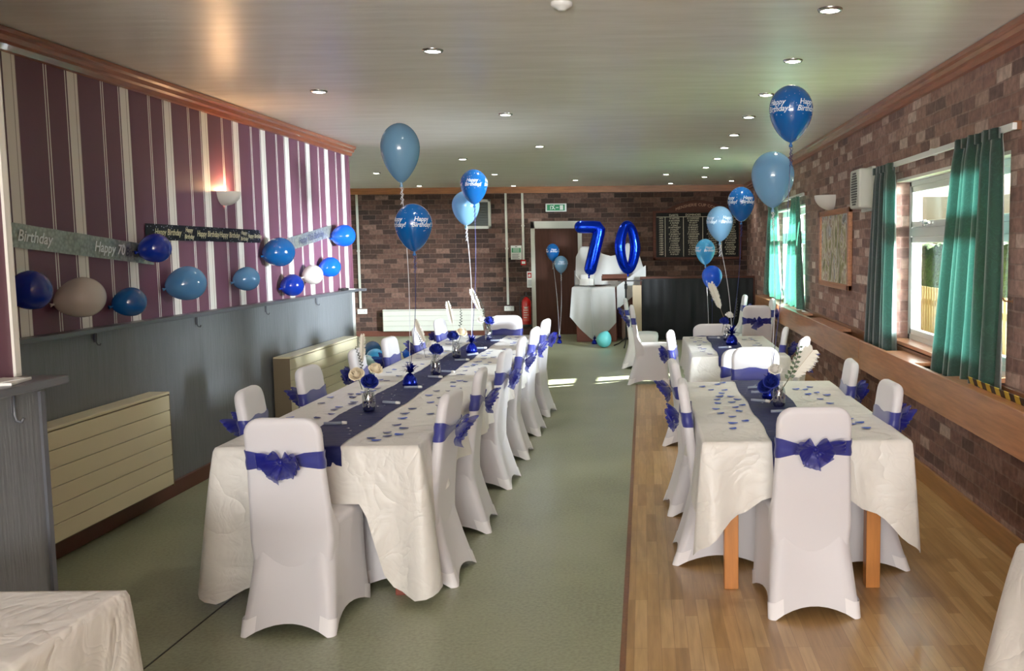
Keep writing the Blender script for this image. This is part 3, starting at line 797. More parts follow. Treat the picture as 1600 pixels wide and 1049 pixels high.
def dr1(si, u):
    w = R1[1] - R1[0]
    if si == 0:
        x = R1[0] + u; a = max(0, min(1, (abs(x - .735) - .19) / .08)); return .255 + .06 * a
    if si == 2: return .25
    L = R1[3] - R1[2]; v = u if si == 1 else L - u
    return .26 + .10 * math.exp(-(v / .2) ** 2)
cloth('tablecloth', 'white satin cloth with hanging corners over the nearer window-side table', *R1, .742, dr1, 8, corner=1.5, spread=.035)
T2 = (.385, 1.175, 7.83, 9.62)
table('dining_table', 'table under the farther window-side cloth', T2[0] + .01, T2[1] - .01, T2[2] + .02, T2[3] - .02, group='window-side tables', inset=.12)
def dr2(si, u):
    if si == 0: return .45
    if si == 2: return .25
    L = T2[3] - T2[2]; v = u if si == 1 else L - u
    return .26 + .2 * math.exp(-(v / .15) ** 2)
cloth('tablecloth', 'white cloth with straight folds over the farther window-side table', *T2, .742, dr2, 11, corner=1.12, spread=.08)
FG1 = (-2.10, -1.40, .6, 2.53)
table('side_table', 'table at the near left corner under a plain white cloth', FG1[0] + .02, FG1[1] - .02, FG1[2] + .02, FG1[3] - .02)
cloth('tablecloth', 'plain white cloth on the empty table by the plum projection, bottom left', *FG1, .742, lambda si, u: (.55 if si != 3 else .12), 21, corner=1.05, spread=.03, fold=.5)
FG2 = (1.13, 1.82, 1.2, 2.86)
table('side_table', 'table at the near right edge under a white cloth', FG2[0] + .02, FG2[1] - .02, FG2[2] + .02, FG2[3] - .02)
cloth('tablecloth', 'white cloth corner on the table cut off at the bottom right edge', *FG2, .742, lambda si, u: (.36 if si != 1 else .25), 25, corner=1.35, spread=.16)

def runner(label, xc, w, y0, y1, hang0, hang1, seed):
    rnd = random.Random(seed); bm = B(); prof = []
    z = .7455
    if hang0:
        for k in range(6): prof.append((y0 - .016, z - hang0 * (1 - k / 5) - .004))
    n = int((y1 - y0) / .04)
    for k in range(n + 1): prof.append((y0 - .006 + (y1 - y0 + .012) * k / n, z + .001 + .002 * abs(math.sin(k * 1.3))))
    if hang1:
        for k in range(6): prof.append((y1 + .016, z - hang1 * k / 5 - .004))
    rows = []
    for i, (y, zz) in enumerate(prof):
        wob = .006 * math.sin(i * .35 + seed)
        rows.append([(xc + wob + w * (j / 6 - .5), y - (.004 * math.sin(j * 2.1 + i) if zz < z - .01 else 0), zz + .0012 * math.sin(j * 3 + i)) for j in range(7)])
    strip(bm, rows); return tag(obj('table_runner', bm, M_runner, recalc=False), label, 'table runner')
runner('navy blue satin runner down the middle of the long table', -1.535, .262, 4.40, 9.93, .09, .0, 1)
runner('navy blue runner on the nearer window-side table', .715, .262, 4.41, 6.40, .2, .08, 2)
runner('navy blue runner on the farther window-side table', .735, .265, 7.83, 9.62, .3, .05, 3)

# ------------------------------------------------------------------ table decorations
TZ = .748
def jar(label, x, y, h=.14, first=[None]):
    if first[0] is None:
        t = thing('glass_jar', label, 'jar', (x, y, TZ), 0, 'jars of flowers on the runners')
        bm = B(); lathe(bm, [(.030, 0), (.035, .006), (.036, .03), (.036, .085), (.030, .105), (.022, .115), (.021, .13), (.024, .133), (.0235, .14)], 24, cap1=False); obj('glass', bm, M_jar, t)
        bm = B(); lathe(bm, [(.028, .004), (.033, .01), (.034, .05), (.03, .056), (.001, .058)], 20); obj('water_beads', bm, M_bead, t)
        bm = B()
        for k in range(9):
            a = k * .7; tube(bm, [(.015 * math.cos(a), .015 * math.sin(a), .05), (.022 * math.cos(a + .6), .022 * math.sin(a + .6), .075), (.026 * math.cos(a + 1), .02 * math.sin(a + 1), .1)], .0016, 5)
        obj('dark_sprigs', bm, M_leafd, t)
        first[0] = t; return t
    return dup(first[0], (x, y, TZ), random.Random(x).uniform(0, 6), label)
def petal_cup(bm, rad, hgt, a0, wid, lean, curl):
    rows = []
    for i in range(6):
        s = i / 5; row = []
        rr = rad * (.25 + .75 * math.sin(s * PI * .5)) * (1 + lean * s * s); zz = hgt * s - curl * max(0, s - .7) * rad * 2
        for j in range(7):
            q = (j / 6 - .5); a = a0 + q * wid * (1 - .25 * s * abs(q) * 2)
            row.append((rr * math.cos(a), rr * math.sin(a), zz - .22 * hgt * s * abs(2 * q) ** 2.5))
        rows.append(row)
    strip(bm, rows)
def make_rose(kind, m, label, cat='rose'):
    t = thing('foam_rose', label, cat)
    bm = B()
    for k in range(3): petal_cup(bm, .009, .062, k * 2.1, 2.8, -.45, 0)
    for k in range(4): petal_cup(bm, .018, .062, k * PI / 2 + .3, 2.2, -.25, .0)
    for k in range(5): petal_cup(bm, .028, .058, k * 2 * PI / 5 + .7, 1.9, -.12, .15)
    for k in range(5): petal_cup(bm, .037, .052, k * 2 * PI / 5, 1.8, .0, .35)
    for k in range(6): petal_cup(bm, .044, .040, k * 2 * PI / 6 + .4, 1.6, .06, .6)
    obj('bloom', bm, m, t, recalc=False)
    bm = B(); tube(bm, [(0, 0, .004), (.002, .002, -.06), (0, 0, -.12)], .0022, 6); obj('stem', bm, M_stem, t)
    return t
ROSES = {}
def rose(kind, x, y, z, lx, ly, label, sc=1.0):
    m = {'b': M_rose_b, 'c': M_rose_c, 'w': M_rose_w}[kind]
    rot = (lx, ly, 0.4)
    if kind not in ROSES:
        o = make_rose(kind, m, label); ROSES[kind] = o; o.location = (x, y, z); o.rotation_euler = rot; o.scale = (sc,) * 3; o['group'] = 'foam roses in the jars'
    else: o = dup(ROSES[kind], (x, y, z), 0, label, 'foam roses in the jars', (sc,) * 3, rot)
    return o
def plume(label, x, y, z, ln, lx, ly, wd=.42, first=[None]):
    if first[0] is None:
        rnd = random.Random(5); t = thing('feather_plume', label, 'feather', (x, y, z), 0, 'white feathers in the jars'); bm = B()
        for k in range(420):
            s = rnd.uniform(.3, 1.0); b0 = Vector((0, .10 * s * s, s)); L = (.20 * math.sin(PI * min(1, (s - .2) / .85)) ** .6 + .05) * rnd.uniform(.75, 1.15)
            sd = 1 if k % 2 else -1; a = rnd.uniform(-.35, .35)
            d = Vector((sd * .8, a * 1.6 + .1, .75)).normalized(); e = b0 + d * L + Vector((0, .02, -.03)); mid = b0 + d * L * .5 + Vector((sd * .012, 0, .012))
            wv = Vector((-.004 * sd, .004, .008))
            strip(bm, [[b0 - wv, b0 + wv], [mid - wv, mid + wv], [e - wv * .3, e + wv * .3]])
        obj('barbs', bm, M_feather, t, recalc=False)
        bm = B(); tube(bm, [(0, .10 * s * s, s) for s in [k / 10 for k in range(-4, 11)]], .005, 5); obj('quill', bm, M_ply, t)
        first[0] = t
    else: t = dup(first[0], (x, y, z), 0, label)
    t.rotation_euler = (lx, ly, 0); t.scale = (ln * wd, ln, ln); return t
def sprig(label, x, y, z, ln, lx, ly, m=0, first={}):
    if m not in first:
        rnd = random.Random(9); t = thing('leaf_sprig', label, 'sprig', (x, y, z), 0, 'leafy sprigs in the jars'); bm = B()
        for k in range(14):
            s = .25 + .75 * k / 13; sd = 1 if k % 2 else -1; p = Vector((.06 * math.sin(s * 3), 0, s)); L = (.13 if m else .085) * (1.15 - .5 * s); d = Vector((sd * .8, rnd.uniform(-.3, .3), .5)).normalized(); n = Vector((-sd * .5, 0, .8)) * L * .34
            strip(bm, [[p], [p]] if False else [[p - n * .1, p + n * .1], [p + d * L * .5 - n, p + d * L * .5 + n], [p + d * L - n * .1, p + d * L + n * .1]])
        obj('leaves', bm, M_stem if m else M_leafd, t, recalc=False)
        bm = B(); tube(bm, [(.06 * math.sin(s * 3), 0, s) for s in [k / 10 for k in range(-3, 11)]], .008, 5); obj('twig', bm, M_leafd, t)
        first[m] = t
    else: t = dup(first[m], (x, y, z), 0, label)
    t.rotation_euler = (lx, ly, 0); t.scale = (ln,) * 3; return t
jars = [(-1.537, 5.333), (-1.489, 6.843), (-1.545, 7.906), (-1.52, 9.40), (.745, 5.35), (.775, 9.10)]
jn = ['first jar of the long table', 'second jar of the long table', 'third jar of the long table', 'farthest jar of the long table', 'jar on the nearer small table', 'jar on the farther small table']
for (x, y), n in zip(jars, jn): jar('small clear glass jar with navy beads, the ' + n, x, y)
def J(i): return jars[i][0], jars[i][1], TZ
x, y, z = J(0)
rose('b', x + .015, y - .035, z + .155, R(42), R(5), 'big navy foam rose facing the camera in the ' + jn[0], 1.05)
rose('c', x - .055, y - .01, z + .195, R(40), R(-20), 'cream foam rose on the wall side of the ' + jn[0], .95)
rose('c', x + .03, y + .03, z + .215, R(30), R(14), 'cream foam rose at the back of the ' + jn[0], .9)
sprig('dark leaf sprig leaning out of the ' + jn[0], x - .03, y + .01, z + .2, .16, R(-8), R(-16))
plume('white feather standing in the ' + jn[0], x - .045, y + .05, z + .2, .22, R(-12), R(-3), .35)
x, y, z = J(1)
rose('b', x + .01, y - .02, z + .165, R(36), R(2), 'navy foam rose in the ' + jn[1], 1.1)
rose('w', x - .03, y + .05, z + .19, R(20), R(-10), 'white foam rose in the ' + jn[1], .9)
sprig('dark leaf sprig in the ' + jn[1], x - .08, y + .01, z + .17, .15, R(-6), R(-24))
plume('white feather in the ' + jn[1], x - .05, y + .04, z + .16, .25, R(-10), R(-26))
x, y, z = J(2)
rose('b', x - .02, y - .03, z + .165, R(36), R(-6), 'navy foam rose in the ' + jn[2], 1.05)
rose('c', x + .04, y + .01, z + .19, R(32), R(14), 'cream foam rose in the ' + jn[2], 1.0)
sprig('dark leaf sprig in the ' + jn[2], x + .02, y + .02, z + .21, .20, R(-4), R(4))
plume('white feather in the ' + jn[2], x - .02, y + .04, z + .2, .26, R(-8), R(-14))
x, y, z = J(3)
rose('b', x + .01, y - .02, z + .17, R(34), R(4), 'navy foam rose in the ' + jn[3], 1.1)
rose('w', x - .06, y - .01, z + .185, R(34), R(-20), 'white foam rose on the wall side of the ' + jn[3], .95)
rose('w', x + .05, y + .02, z + .18, R(32), R(20), 'white foam rose on the aisle side of the ' + jn[3], .85)
plume('white feather in the ' + jn[3], x - .05, y + .03, z + .2, .32, R(-10), R(-24))
sprig('dark leaf sprig in the ' + jn[3], x - .03, y + .0, z + .2, .22, R(-6), R(-16))
x, y, z = J(4)
rose('b', x - .045, y - .01, z + .13, R(40), R(-30), 'navy foam rose in the ' + jn[4], 1.0)
rose('b', x - .075, y + .01, z + .105, R(40), R(-50), 'lower navy foam rose drooping from the ' + jn[4], .9)
rose('w', x - .02, y + .02, z + .19, R(30), R(-15), 'white foam rose at the top of the ' + jn[4], .85)
sprig('green leafed sprig in the ' + jn[4], x + .02, y + .0, z + .10, .25, R(-4), R(22), 1)
plume('large white feather fanning out of the ' + jn[4], x + .02, y + .03, z + .10, .28, R(-8), R(42), 1.15)
x, y, z = J(5)
rose('b', x - .03, y - .02, z + .17, R(34), R(-8), 'navy foam rose in the ' + jn[5], 1.0)
rose('w', x + .02, y + .02, z + .22, R(20), R(6), 'white foam rose in the ' + jn[5], .9)
sprig('dark leaf sprig in the ' + jn[5], x + .05, y, z + .16, .24, R(-4), R(10))
plume('long white feather leaning out of the ' + jn[5], x - .02, y + .03, z + .2, .36, R(-6), R(-20), .55)

def foil_weight(label, x, y, z, sc=1.0, first=[None]):
    if first[0] is None:
        rnd = random.Random(4); t = thing('balloon_weight', label, 'balloon weight', (x, y, z), 0, 'blue foil balloon weights')
        bm = B(); lathe(bm, [(.045, 0), (.05, .008), (.048, .03), (.04, .055), (.024, .075), (.012, .085)], 16); obj('foil_pouch', bm, M_foil_t, t)
        bm = B()
        for k in range(60):
            a = rnd.uniform(0, 6.28); el = rnd.uniform(.0, 1.4); L = rnd.uniform(.04, .085)
            p = Vector((0, 0, .085)); d = Vector((math.cos(a) * math.cos(el), math.sin(a) * math.cos(el), math.sin(el))); n = d.cross(Vector((.3, .2, 1))).normalized() * .006
            strip(bm, [[p - n, p + n], [p + d * L * .6 - n + Vector((0, 0, .01)), p + d * L * .6 + n + Vector((0, 0, .01))], [p + d * L - n * .2, p + d * L + n * .2]])
        obj('tinsel_tuft', bm, M_foil_t, t, recalc=False); first[0] = t
    else: t = dup(first[0], (x, y, z), x, label)
    t.scale = (sc,) * 3; return t
foil_weight('shiny blue foil balloon weight nearest the camera on the long table', -1.544, 6.31, TZ)
foil_weight('shiny blue foil balloon weight at the far part of the long table', -1.49, 8.30, TZ)
foil_weight('blue foil balloon weight behind the jar on the nearer window-side table', .735, 5.65, TZ)
foil_weight('blue foil balloon weight on the farther window-side table', .79, 8.75, TZ, 1.1)
foil_weight('small blue foil balloon weight on the floor in front of the brown door', -1.46, 16.5, 0, .9)
foil_weight('small blue foil balloon weight on the floor under the number seven balloon', -.85, 16.3, 0, .95)
foil_weight('blue foil balloon weight on the floor before the black screen', .78, 11.9, 0, 1.0)

# petals
PL = [(-1.31, 4.562), (-1.271, 4.507), (-1.269, 4.697), (-1.245, 4.612), (-1.198, 4.646), (-1.271, 4.892), (-1.216, 4.809), (-1.291, 5.09), (-1.313, 5.235), (-1.314, 5.402), (-1.258, 5.618), (-1.181, 5.494), (-1.173, 5.227), (-1.327, 5.889), (-1.32, 6.069), (-1.29, 6.461), (-1.253, 6.268), (-1.24, 6.063), (-1.236, 5.797), (-1.259, 6.529), (-1.211, 6.483), (-1.2, 6.167)]
PW = [(-1.835, 5.981), (-1.782, 5.972), (-1.784, 5.855), (-1.71, 5.593), (-1.73, 6.092), (-1.73, 6.199), (-1.766, 6.566), (-1.822, 6.606), (-1.74, 6.802), (-1.867, 7.009), (-1.867, 7.176), (-1.833, 7.349), (-1.75, 7.341), (-1.732, 7.496), (-1.866, 7.602), (-1.854, 7.899), (-1.911, 5.152), (-1.758, 5.135), (-1.753, 5.403), (-1.752, 5.482), (-1.72, 5.25), (-1.903, 5.635), (-1.919, 5.848), (-1.783, 5.839), (-1.718, 5.66), (-1.775, 6.05)]
rp_ = random.Random(77)
for k in range(38): PL.append((-1.23 + rp_.uniform(-.13, .13), 6.7 + k * .085 + rp_.uniform(-.1, .1)))
for k in range(24): PW.append((-1.82 + rp_.uniform(-.11, .11), 8.0 + k * .078 + rp_.uniform(-.1, .1)))
PR1 = [(0.365, 6.152), (0.411, 6.002), (0.467, 6.238), (0.508, 6.308), (0.494, 5.986), (0.466, 5.862), (0.444, 5.734), (0.509, 5.726), (0.421, 5.621), (0.538, 5.609), (0.414, 5.485), (0.497, 5.514), (0.546, 5.413), (0.389, 5.291), (0.502, 5.345), (0.51, 5.217), (0.405, 5.154), (0.458, 5.047), (0.442, 4.858), (0.43, 4.717), (0.512, 4.919)]
PR2 = [(1.041, 6.077), (0.996, 5.983), (0.94, 5.995), (0.98, 5.789), (1.044, 5.851), (1.087, 5.746), (1.021, 5.601), (1.048, 5.443), (1.05, 4.943), (1.037, 4.805), (1.082, 4.838), (1.082, 4.692)]
PT = [(0.462, 9.407), (0.469, 9.034), (0.535, 9.337), (0.519, 9.122), (0.56, 8.979), (0.487, 8.699), (0.483, 8.491), (0.513, 8.397), (0.491, 8.205), (0.539, 8.005)]
PT2 = [(1.021, 9.337), (1.026, 9.203), (1.042, 9.07), (1.036, 8.857), (0.99, 8.67), (1.029, 8.643), (0.95, 9.21)]
pm = []
for v in range(3):
    bm = B(); rows = []
    for i in range(5):
        s = i / 4; wdt = .019 * math.sin(PI * (.06 + .88 * s)) ** .8 + .001
        rows.append([(.045 * (s - .5), wdt * q, .002 + .003 * (2 * s - 1) ** 2 * (.6 + .4 * v) + .002 * abs(q)) for q in (-1, 0, 1)])
    strip(bm, rows); bmesh.ops.recalc_face_normals(bm, faces=bm.faces[:]); me = bpy.data.meshes.new('petal'); bm.to_mesh(me); bm.free(); me.materials.append((M_petal2, M_petal, M_petal2)[v]); pm.append(me)
for ps, lab, grp in ((PL, 'dark blue fabric petal scattered on the aisle side of the long white cloth', 'petals on the aisle half of the long table'), (PW, 'dark blue fabric petal scattered on the wall side of the long white cloth', 'petals on the wall half of the long table'),
                     (PR1, 'blue fabric petal scattered on the aisle half of the nearer window-side table', 'petals on the aisle half of the nearer window-side table'), (PR2, 'blue fabric petal scattered on the window half of the nearer window-side table', 'petals on the window half of the nearer window-side table'),
                     (PT, 'blue fabric petal on the aisle half of the farther window-side table', 'petals on the aisle half of the farther table'), (PT2, 'blue fabric petal on the window half of the farther window-side table', 'petals on the window half of the farther table')):
    for k, (x, y) in enumerate(ps):
        o = bpy.data.objects.new('fabric_petal', pm[k % 3] if grp.find('nearer') < 0 else pm[1]); C.objects.link(o); o.location = (x, y, .7445); o.rotation_euler = (0, 0, rp_.uniform(-.7, .7)); s = rp_.uniform(.9, 1.15); o.scale = (s, s, s)
        tag(o, lab, 'petal', grp)
# clear tubes on the runners
tb = None
for (x, y, rz, lab) in ((-1.60, 4.93, .15, 'white plastic bubble wand nearest the camera on the long runner'), (-1.481, 5.583, -.35, 'clear plastic bubble wand between the first jar and the foil weight'), (-1.50, 6.20, .0, 'clear plastic bubble wand beside the near foil weight on the long table'),
                       (-1.464, 6.70, -.4, 'clear plastic bubble wand just in front of the second jar'), (-1.43, 6.98, -.5, 'clear plastic bubble wand beside the second jar'), (-1.464, 7.70, .1, 'clear plastic bubble wand just in front of the third jar'), (-1.45, 8.1, .9, 'clear plastic bubble wand beside the third jar'),
                       (-1.47, 8.6, .1, 'clear plastic bubble wand beyond the far foil weight'), (-1.43, 9.3, .2, 'clear plastic bubble wand beside the far head jar'),
                       (.70, 6.05, .3, 'white plastic bubble wand farthest on the nearer small table'), (.70, 5.85, .15, 'white plastic bubble wand second farthest on the nearer small table'), (.66, 5.52, -.5, 'white plastic bubble wand beside the jar on the nearer small table'), (.73, 5.16, .1, 'white plastic bubble wand in front of the jar on the nearer small table'),
                       (.70, 8.45, .1, 'white plastic bubble wand on the near part of the farther runner'), (.67, 9.35, -.3, 'white plastic bubble wand on the far part of the farther runner')):
    if tb is None:
        tb = thing('bubble_wand', lab, 'bubble wand', (x, y, TZ + .008), rz, 'bubble wands on the runners')
        bm = B(); tube(bm, [(-.055, 0, 0), (-.03, 0, 0), (0, 0, 0), (.035, 0, 0)], .0075, 10); obj('tube', bm, M_tubec, tb)
        bm = B(); tube(bm, [(.035, 0, 0), (.04, 0, 0), (.06, 0, 0)], [.009, .0095, .0075], 10); obj('cap', bm, M_white, tb)
    else: dup(tb, (x, y, TZ + .008), rz, lab)
for nm, x, ys, sd in (('long table runner', -1.535, (4.6, 9.7), 1), ('nearer window-side runner', .715, (4.8, 6.3), 2), ('farther window-side runner', .735, (8.0, 9.5), 3)):
    rnd = random.Random(sd); bm = B()
    for k in range(int((ys[1] - ys[0]) * 16)):
        cx_, cy_ = x + rnd.gauss(0, .05), rnd.uniform(*ys); r_ = rnd.uniform(.004, .009); a = rnd.uniform(0, 6)
        cx_ = max(x - .11, min(x + .11, cx_))
        bm.faces.new([bm.verts.new((cx_ + r_ * math.cos(a + j * PI / 2), cy_ + r_ * math.sin(a + j * PI / 2), .7505 + rnd.uniform(0, .002))) for j in range(4)])
    tag(obj('foil_confetti', bm, M_silver), 'silver foil confetti sprinkled over the ' + nm, 'confetti', kind='stuff')

# ------------------------------------------------------------------ balloons
def env_profile(w, h, n=22, tear=.30):
    P = []
    for k in range(n + 1):
        t = PI * k / n; c = math.cos(t)
        zz = .46 * c if c > 0 else .54 * c
        r = .5 * math.sin(t) * (1 - tear * ((1 - c) / 2) ** 3)
        P.append((max(.012 if k == n else .0005, r * w) if k else .0005, zz * h))
    return P
def prof_r(P, z):
    for (r0, z0), (r1, z1) in zip(P[:-1], P[1:]):
        if z1 <= z <= z0:
            t = (z - z0) / (z1 - z0 + 1e-9); return r0 + (r1 - r0) * t
    return .01
def helium(label, x, y, z, w, h, m, base, ribm, turn=0.0, curl=True, tear=.30, group=None, text=True, sag=.02):
    t = thing('helium_balloon', label, 'balloon', (x, y, z - h * .54), 0, group)
    P = [(r, zz + h * .54) for r, zz in env_profile(w, h, tear=tear)]
    bm = B(); lathe(bm, P, 32, cap0=True, cap1=True); e = obj('envelope', bm, m, t)
    if text:
        bm = B(); rr = w * .5
        for k in range(4):
            a0 = turn + k * PI / 2 * 1.0
            def fn(u, v, a0=a0):
                zz = h * .60 + v; r = prof_r(P, zz) * 1.004 + .0006; a = a0 + u / rr
                return (r * math.sin(a), -r * math.cos(a), zz)
            add_text(bm, 'Happy', w * .17, lambda u, v, f=fn: f(u - w * .015, v + w * .085), shear=.3, bold=.0006)
            add_text(bm, 'Birthday!', w * .17, lambda u, v, f=fn: f(u + w * .01, v - w * .06), shear=.3, bold=.0006)
        rnd = random.Random(int(abs(x) * 1000))
        for k in range(70):
            a = rnd.uniform(0, 6.28); zz = h * rnd.uniform(.42, .93); dz = abs(zz - h * .61)
            if dz < w * .16 and math.cos(4 * (a - turn)) > -.6: continue
            s = rnd.uniform(.0012, .0024); r = prof_r(P, zz) * 1.004 + .0006
            vs = []
            for j in range(5):
                b = j * 2 * PI / 5; zq = zz + s * math.sin(b); rq = prof_r(P, zq) * 1.004 + .0006; aq = a + s * math.cos(b) / max(.02, rq); vs.append(bm.verts.new((rq * math.sin(aq), -rq * math.cos(aq), zq)))
            bm.faces.new(vs)
        obj('lettering', bm, M_print, e)
    bm = B(); lathe(bm, [(.008, .006), (.006, -.006), (.012, -.022), (.010, -.026), (.001, -.022)], 10, cap0=False); obj('knot', bm, m, t)
    # ribbon down to the weight
    b0 = Vector((base[0] - x, base[1] - y, base[2] - (z - h * .54))); bm = B(); N = 22
    pts = [b0 * (k / N) + Vector((sag * math.sin(PI * k / N), 0, -.012 * (1 - k / N))) for k in range(N + 1)]
    tube(bm, pts, .0022, 5)
    if curl:
        for q in range(2):
            pts = [(.008 * math.cos(k * .9 + q * 2) + .004 * q, .008 * math.sin(k * .9 + q * 2), -.015 - k * .0048) for k in range(26)]
            tube(bm, pts, .0018, 4)
    obj('ribbon', bm, ribm, t)
    return t
helium('pearly light blue helium balloon, highest over the long table', -1.53, 6.2, 2.262, .254, .372, M_l_light, (-1.544, 6.31, TZ + .10), M_ribw, 2.0, text=False, tear=.42)
helium('deep blue Happy Birthday helium balloon over the long table, nearest the camera', -1.45, 6.15, 1.79, .238, .30, M_l_dark, (-1.54, 6.30, TZ + .10), M_ribb, .72)
helium('pearly light blue helium balloon, lower one over the far part of the long table', -1.535, 8.45, 2.0, .245, .295, M_l_light, (-1.49, 8.30, TZ + .10), M_ribw, .9, text=False)
helium('deep blue Happy Birthday helium balloon over the far part of the long table', -1.425, 8.25, 2.17, .236, .293, M_l_dark, (-1.485, 8.29, TZ + .10), M_ribb, .05)
helium('deep blue Happy Birthday helium balloon, topmost over the nearer window-side table', .843, 5.6, 2.40, .256, .32, M_l_dark, (.735, 5.64, TZ + .10), M_ribb, .72)
helium('pearly light blue helium balloon, lower one over the nearer window-side table', .767, 5.8, 2.045, .262, .33, M_l_light, (.735, 5.65, TZ + .10), M_ribw, 1.0, text=False)
helium('pearly light blue helium balloon over the farther window-side table', .683, 8.75, 1.85, .246, .315, M_l_light, (.79, 8.75, TZ + .11), M_ribw, .6)
helium('deep blue Happy Birthday helium balloon over the farther window-side table', .89, 8.9, 2.03, .254, .315, M_l_dark, (.79, 8.76, TZ + .11), M_ribb, .5)
helium('backlit sky blue helium balloon in front of the black screen, upper of two', .75, 11.9, 1.58, .248, .315, M_l_cyan, (.78, 11.9, .09), M_ribw, .4)
helium('backlit bright blue helium balloon in front of the black screen, lower of two', .825, 11.8, 1.265, .256, .30, M_l_bright, (.78, 11.89, .09), M_ribb, .4, text=False)
helium('small deep blue helium balloon in front of the brown door, upper of two', -1.593, 17.0, 1.56, .236, .31, M_l_dark, (-1.46, 16.5, .08), M_ribw, .3)
helium('small grey blue helium balloon in front of the brown door, lower of two', -1.445, 16.9, 1.35, .246, .30, M_l_light, (-1.46, 16.5, .08), M_ribw, .2)

def plain_balloon(label, x, y, z, w, h, m, rot, group, knotted=True):
    t = thing('latex_balloon', label, 'balloon', (x, y, z), 0, group, rot)
    P = env_profile(w, h, tear=.22)
    bm = B(); lathe(bm, P, 32); obj('envelope', bm, m, t)
    bm = B(); lathe(bm, [(.008, .006 - h * .54), (.006, -.006 - h * .54), (.012, -.02 - h * .54), (.001, -.018 - h * .54)], 10, cap0=False); obj('knot', bm, m, t)
    return t
# on the striped wall: knot toward the wall and the camera
WB = [((48, 4.88), 1.457, .205, .21, M_l_royal, 'royal blue balloon pinned to the striped wall, nearest the camera'),
      ((125, 5.30), 1.398, .225, .265, M_l_white, 'large ivory balloon pinned to the striped wall near the camera'),
      ((207, 5.84), 1.343, .18, .20, M_l_mid, 'mid blue balloon low on the striped wall between ivory and sky blue ones'),
      ((245, 6.17), 1.665, .19, .205, M_l_royal, 'royal blue balloon between the silver banner and the black banner'),
      ((290, 6.52), 1.428, .235, .27, M_l_sky, 'larger sky blue balloon under the black banner'),
      ((388, 7.56), 1.423, .19, .21, M_l_sky, 'smaller sky blue balloon on the striped wall below the black banner end'),
      ((433, 8.18), 1.627, .25, .28, M_l_mid, 'mid blue balloon at the far end of the black banner'),
      ((458, 8.52), 1.334, .20, .21, M_l_royal, 'royal blue balloon just above the shelf beside a white balloon'),
      ((491, 9.07), 1.41, .19, .20, M_l_white, 'small ivory balloon between two blue balloons at the far part of the striped wall'),
      ((517, 9.56), 1.47, .20, .23, M_l_bright, 'bright blue balloon beside the small ivory balloon'),
      ((537, 9.99), 1.782, .23, .26, M_l_bright, 'bright blue balloon at the far edge of the striped wall')]
for (px, y), z, w, h, m, lab in WB:
    d = (px / 1.0)
    plain_balloon(lab, XL + w * .5 + .012, y, z, w, h, m, (R(-78), 0, R(-38)), 'balloons pinned to the striped wall')
FB = [((-4.08, 14.45), .27, M_l_teal, 'petrol blue balloon lying on the floor by the end of the grey wall'),
      ((-3.79, 13.55), .25, M_l_cyan, 'light cyan blue balloon on the floor in front of the petrol blue one'),
      ((-3.33, 13.80), .24, M_l_bright, 'royal blue balloon on the floor farther along behind the long table chairs'),
      ((-3.29, 12.35), .26, M_l_royal, 'royal blue balloon on the floor partly hidden by the long table edge'),
      ((-3.70, 12.80), .24, M_l_pale, 'pale mint balloon on the floor partly hidden behind a chair'),
      ((-.665, 15.75), .255, M_l_turq, 'turquoise balloon on the floor beside the draped cabinet')]
for i, ((x, y), w, m, lab) in enumerate(FB):
    plain_balloon(lab, x, y, w * .5, w, w * 1.08, m, (R(80 + 15 * i), 0, R(50 * i)), 'balloons lying on the floor')

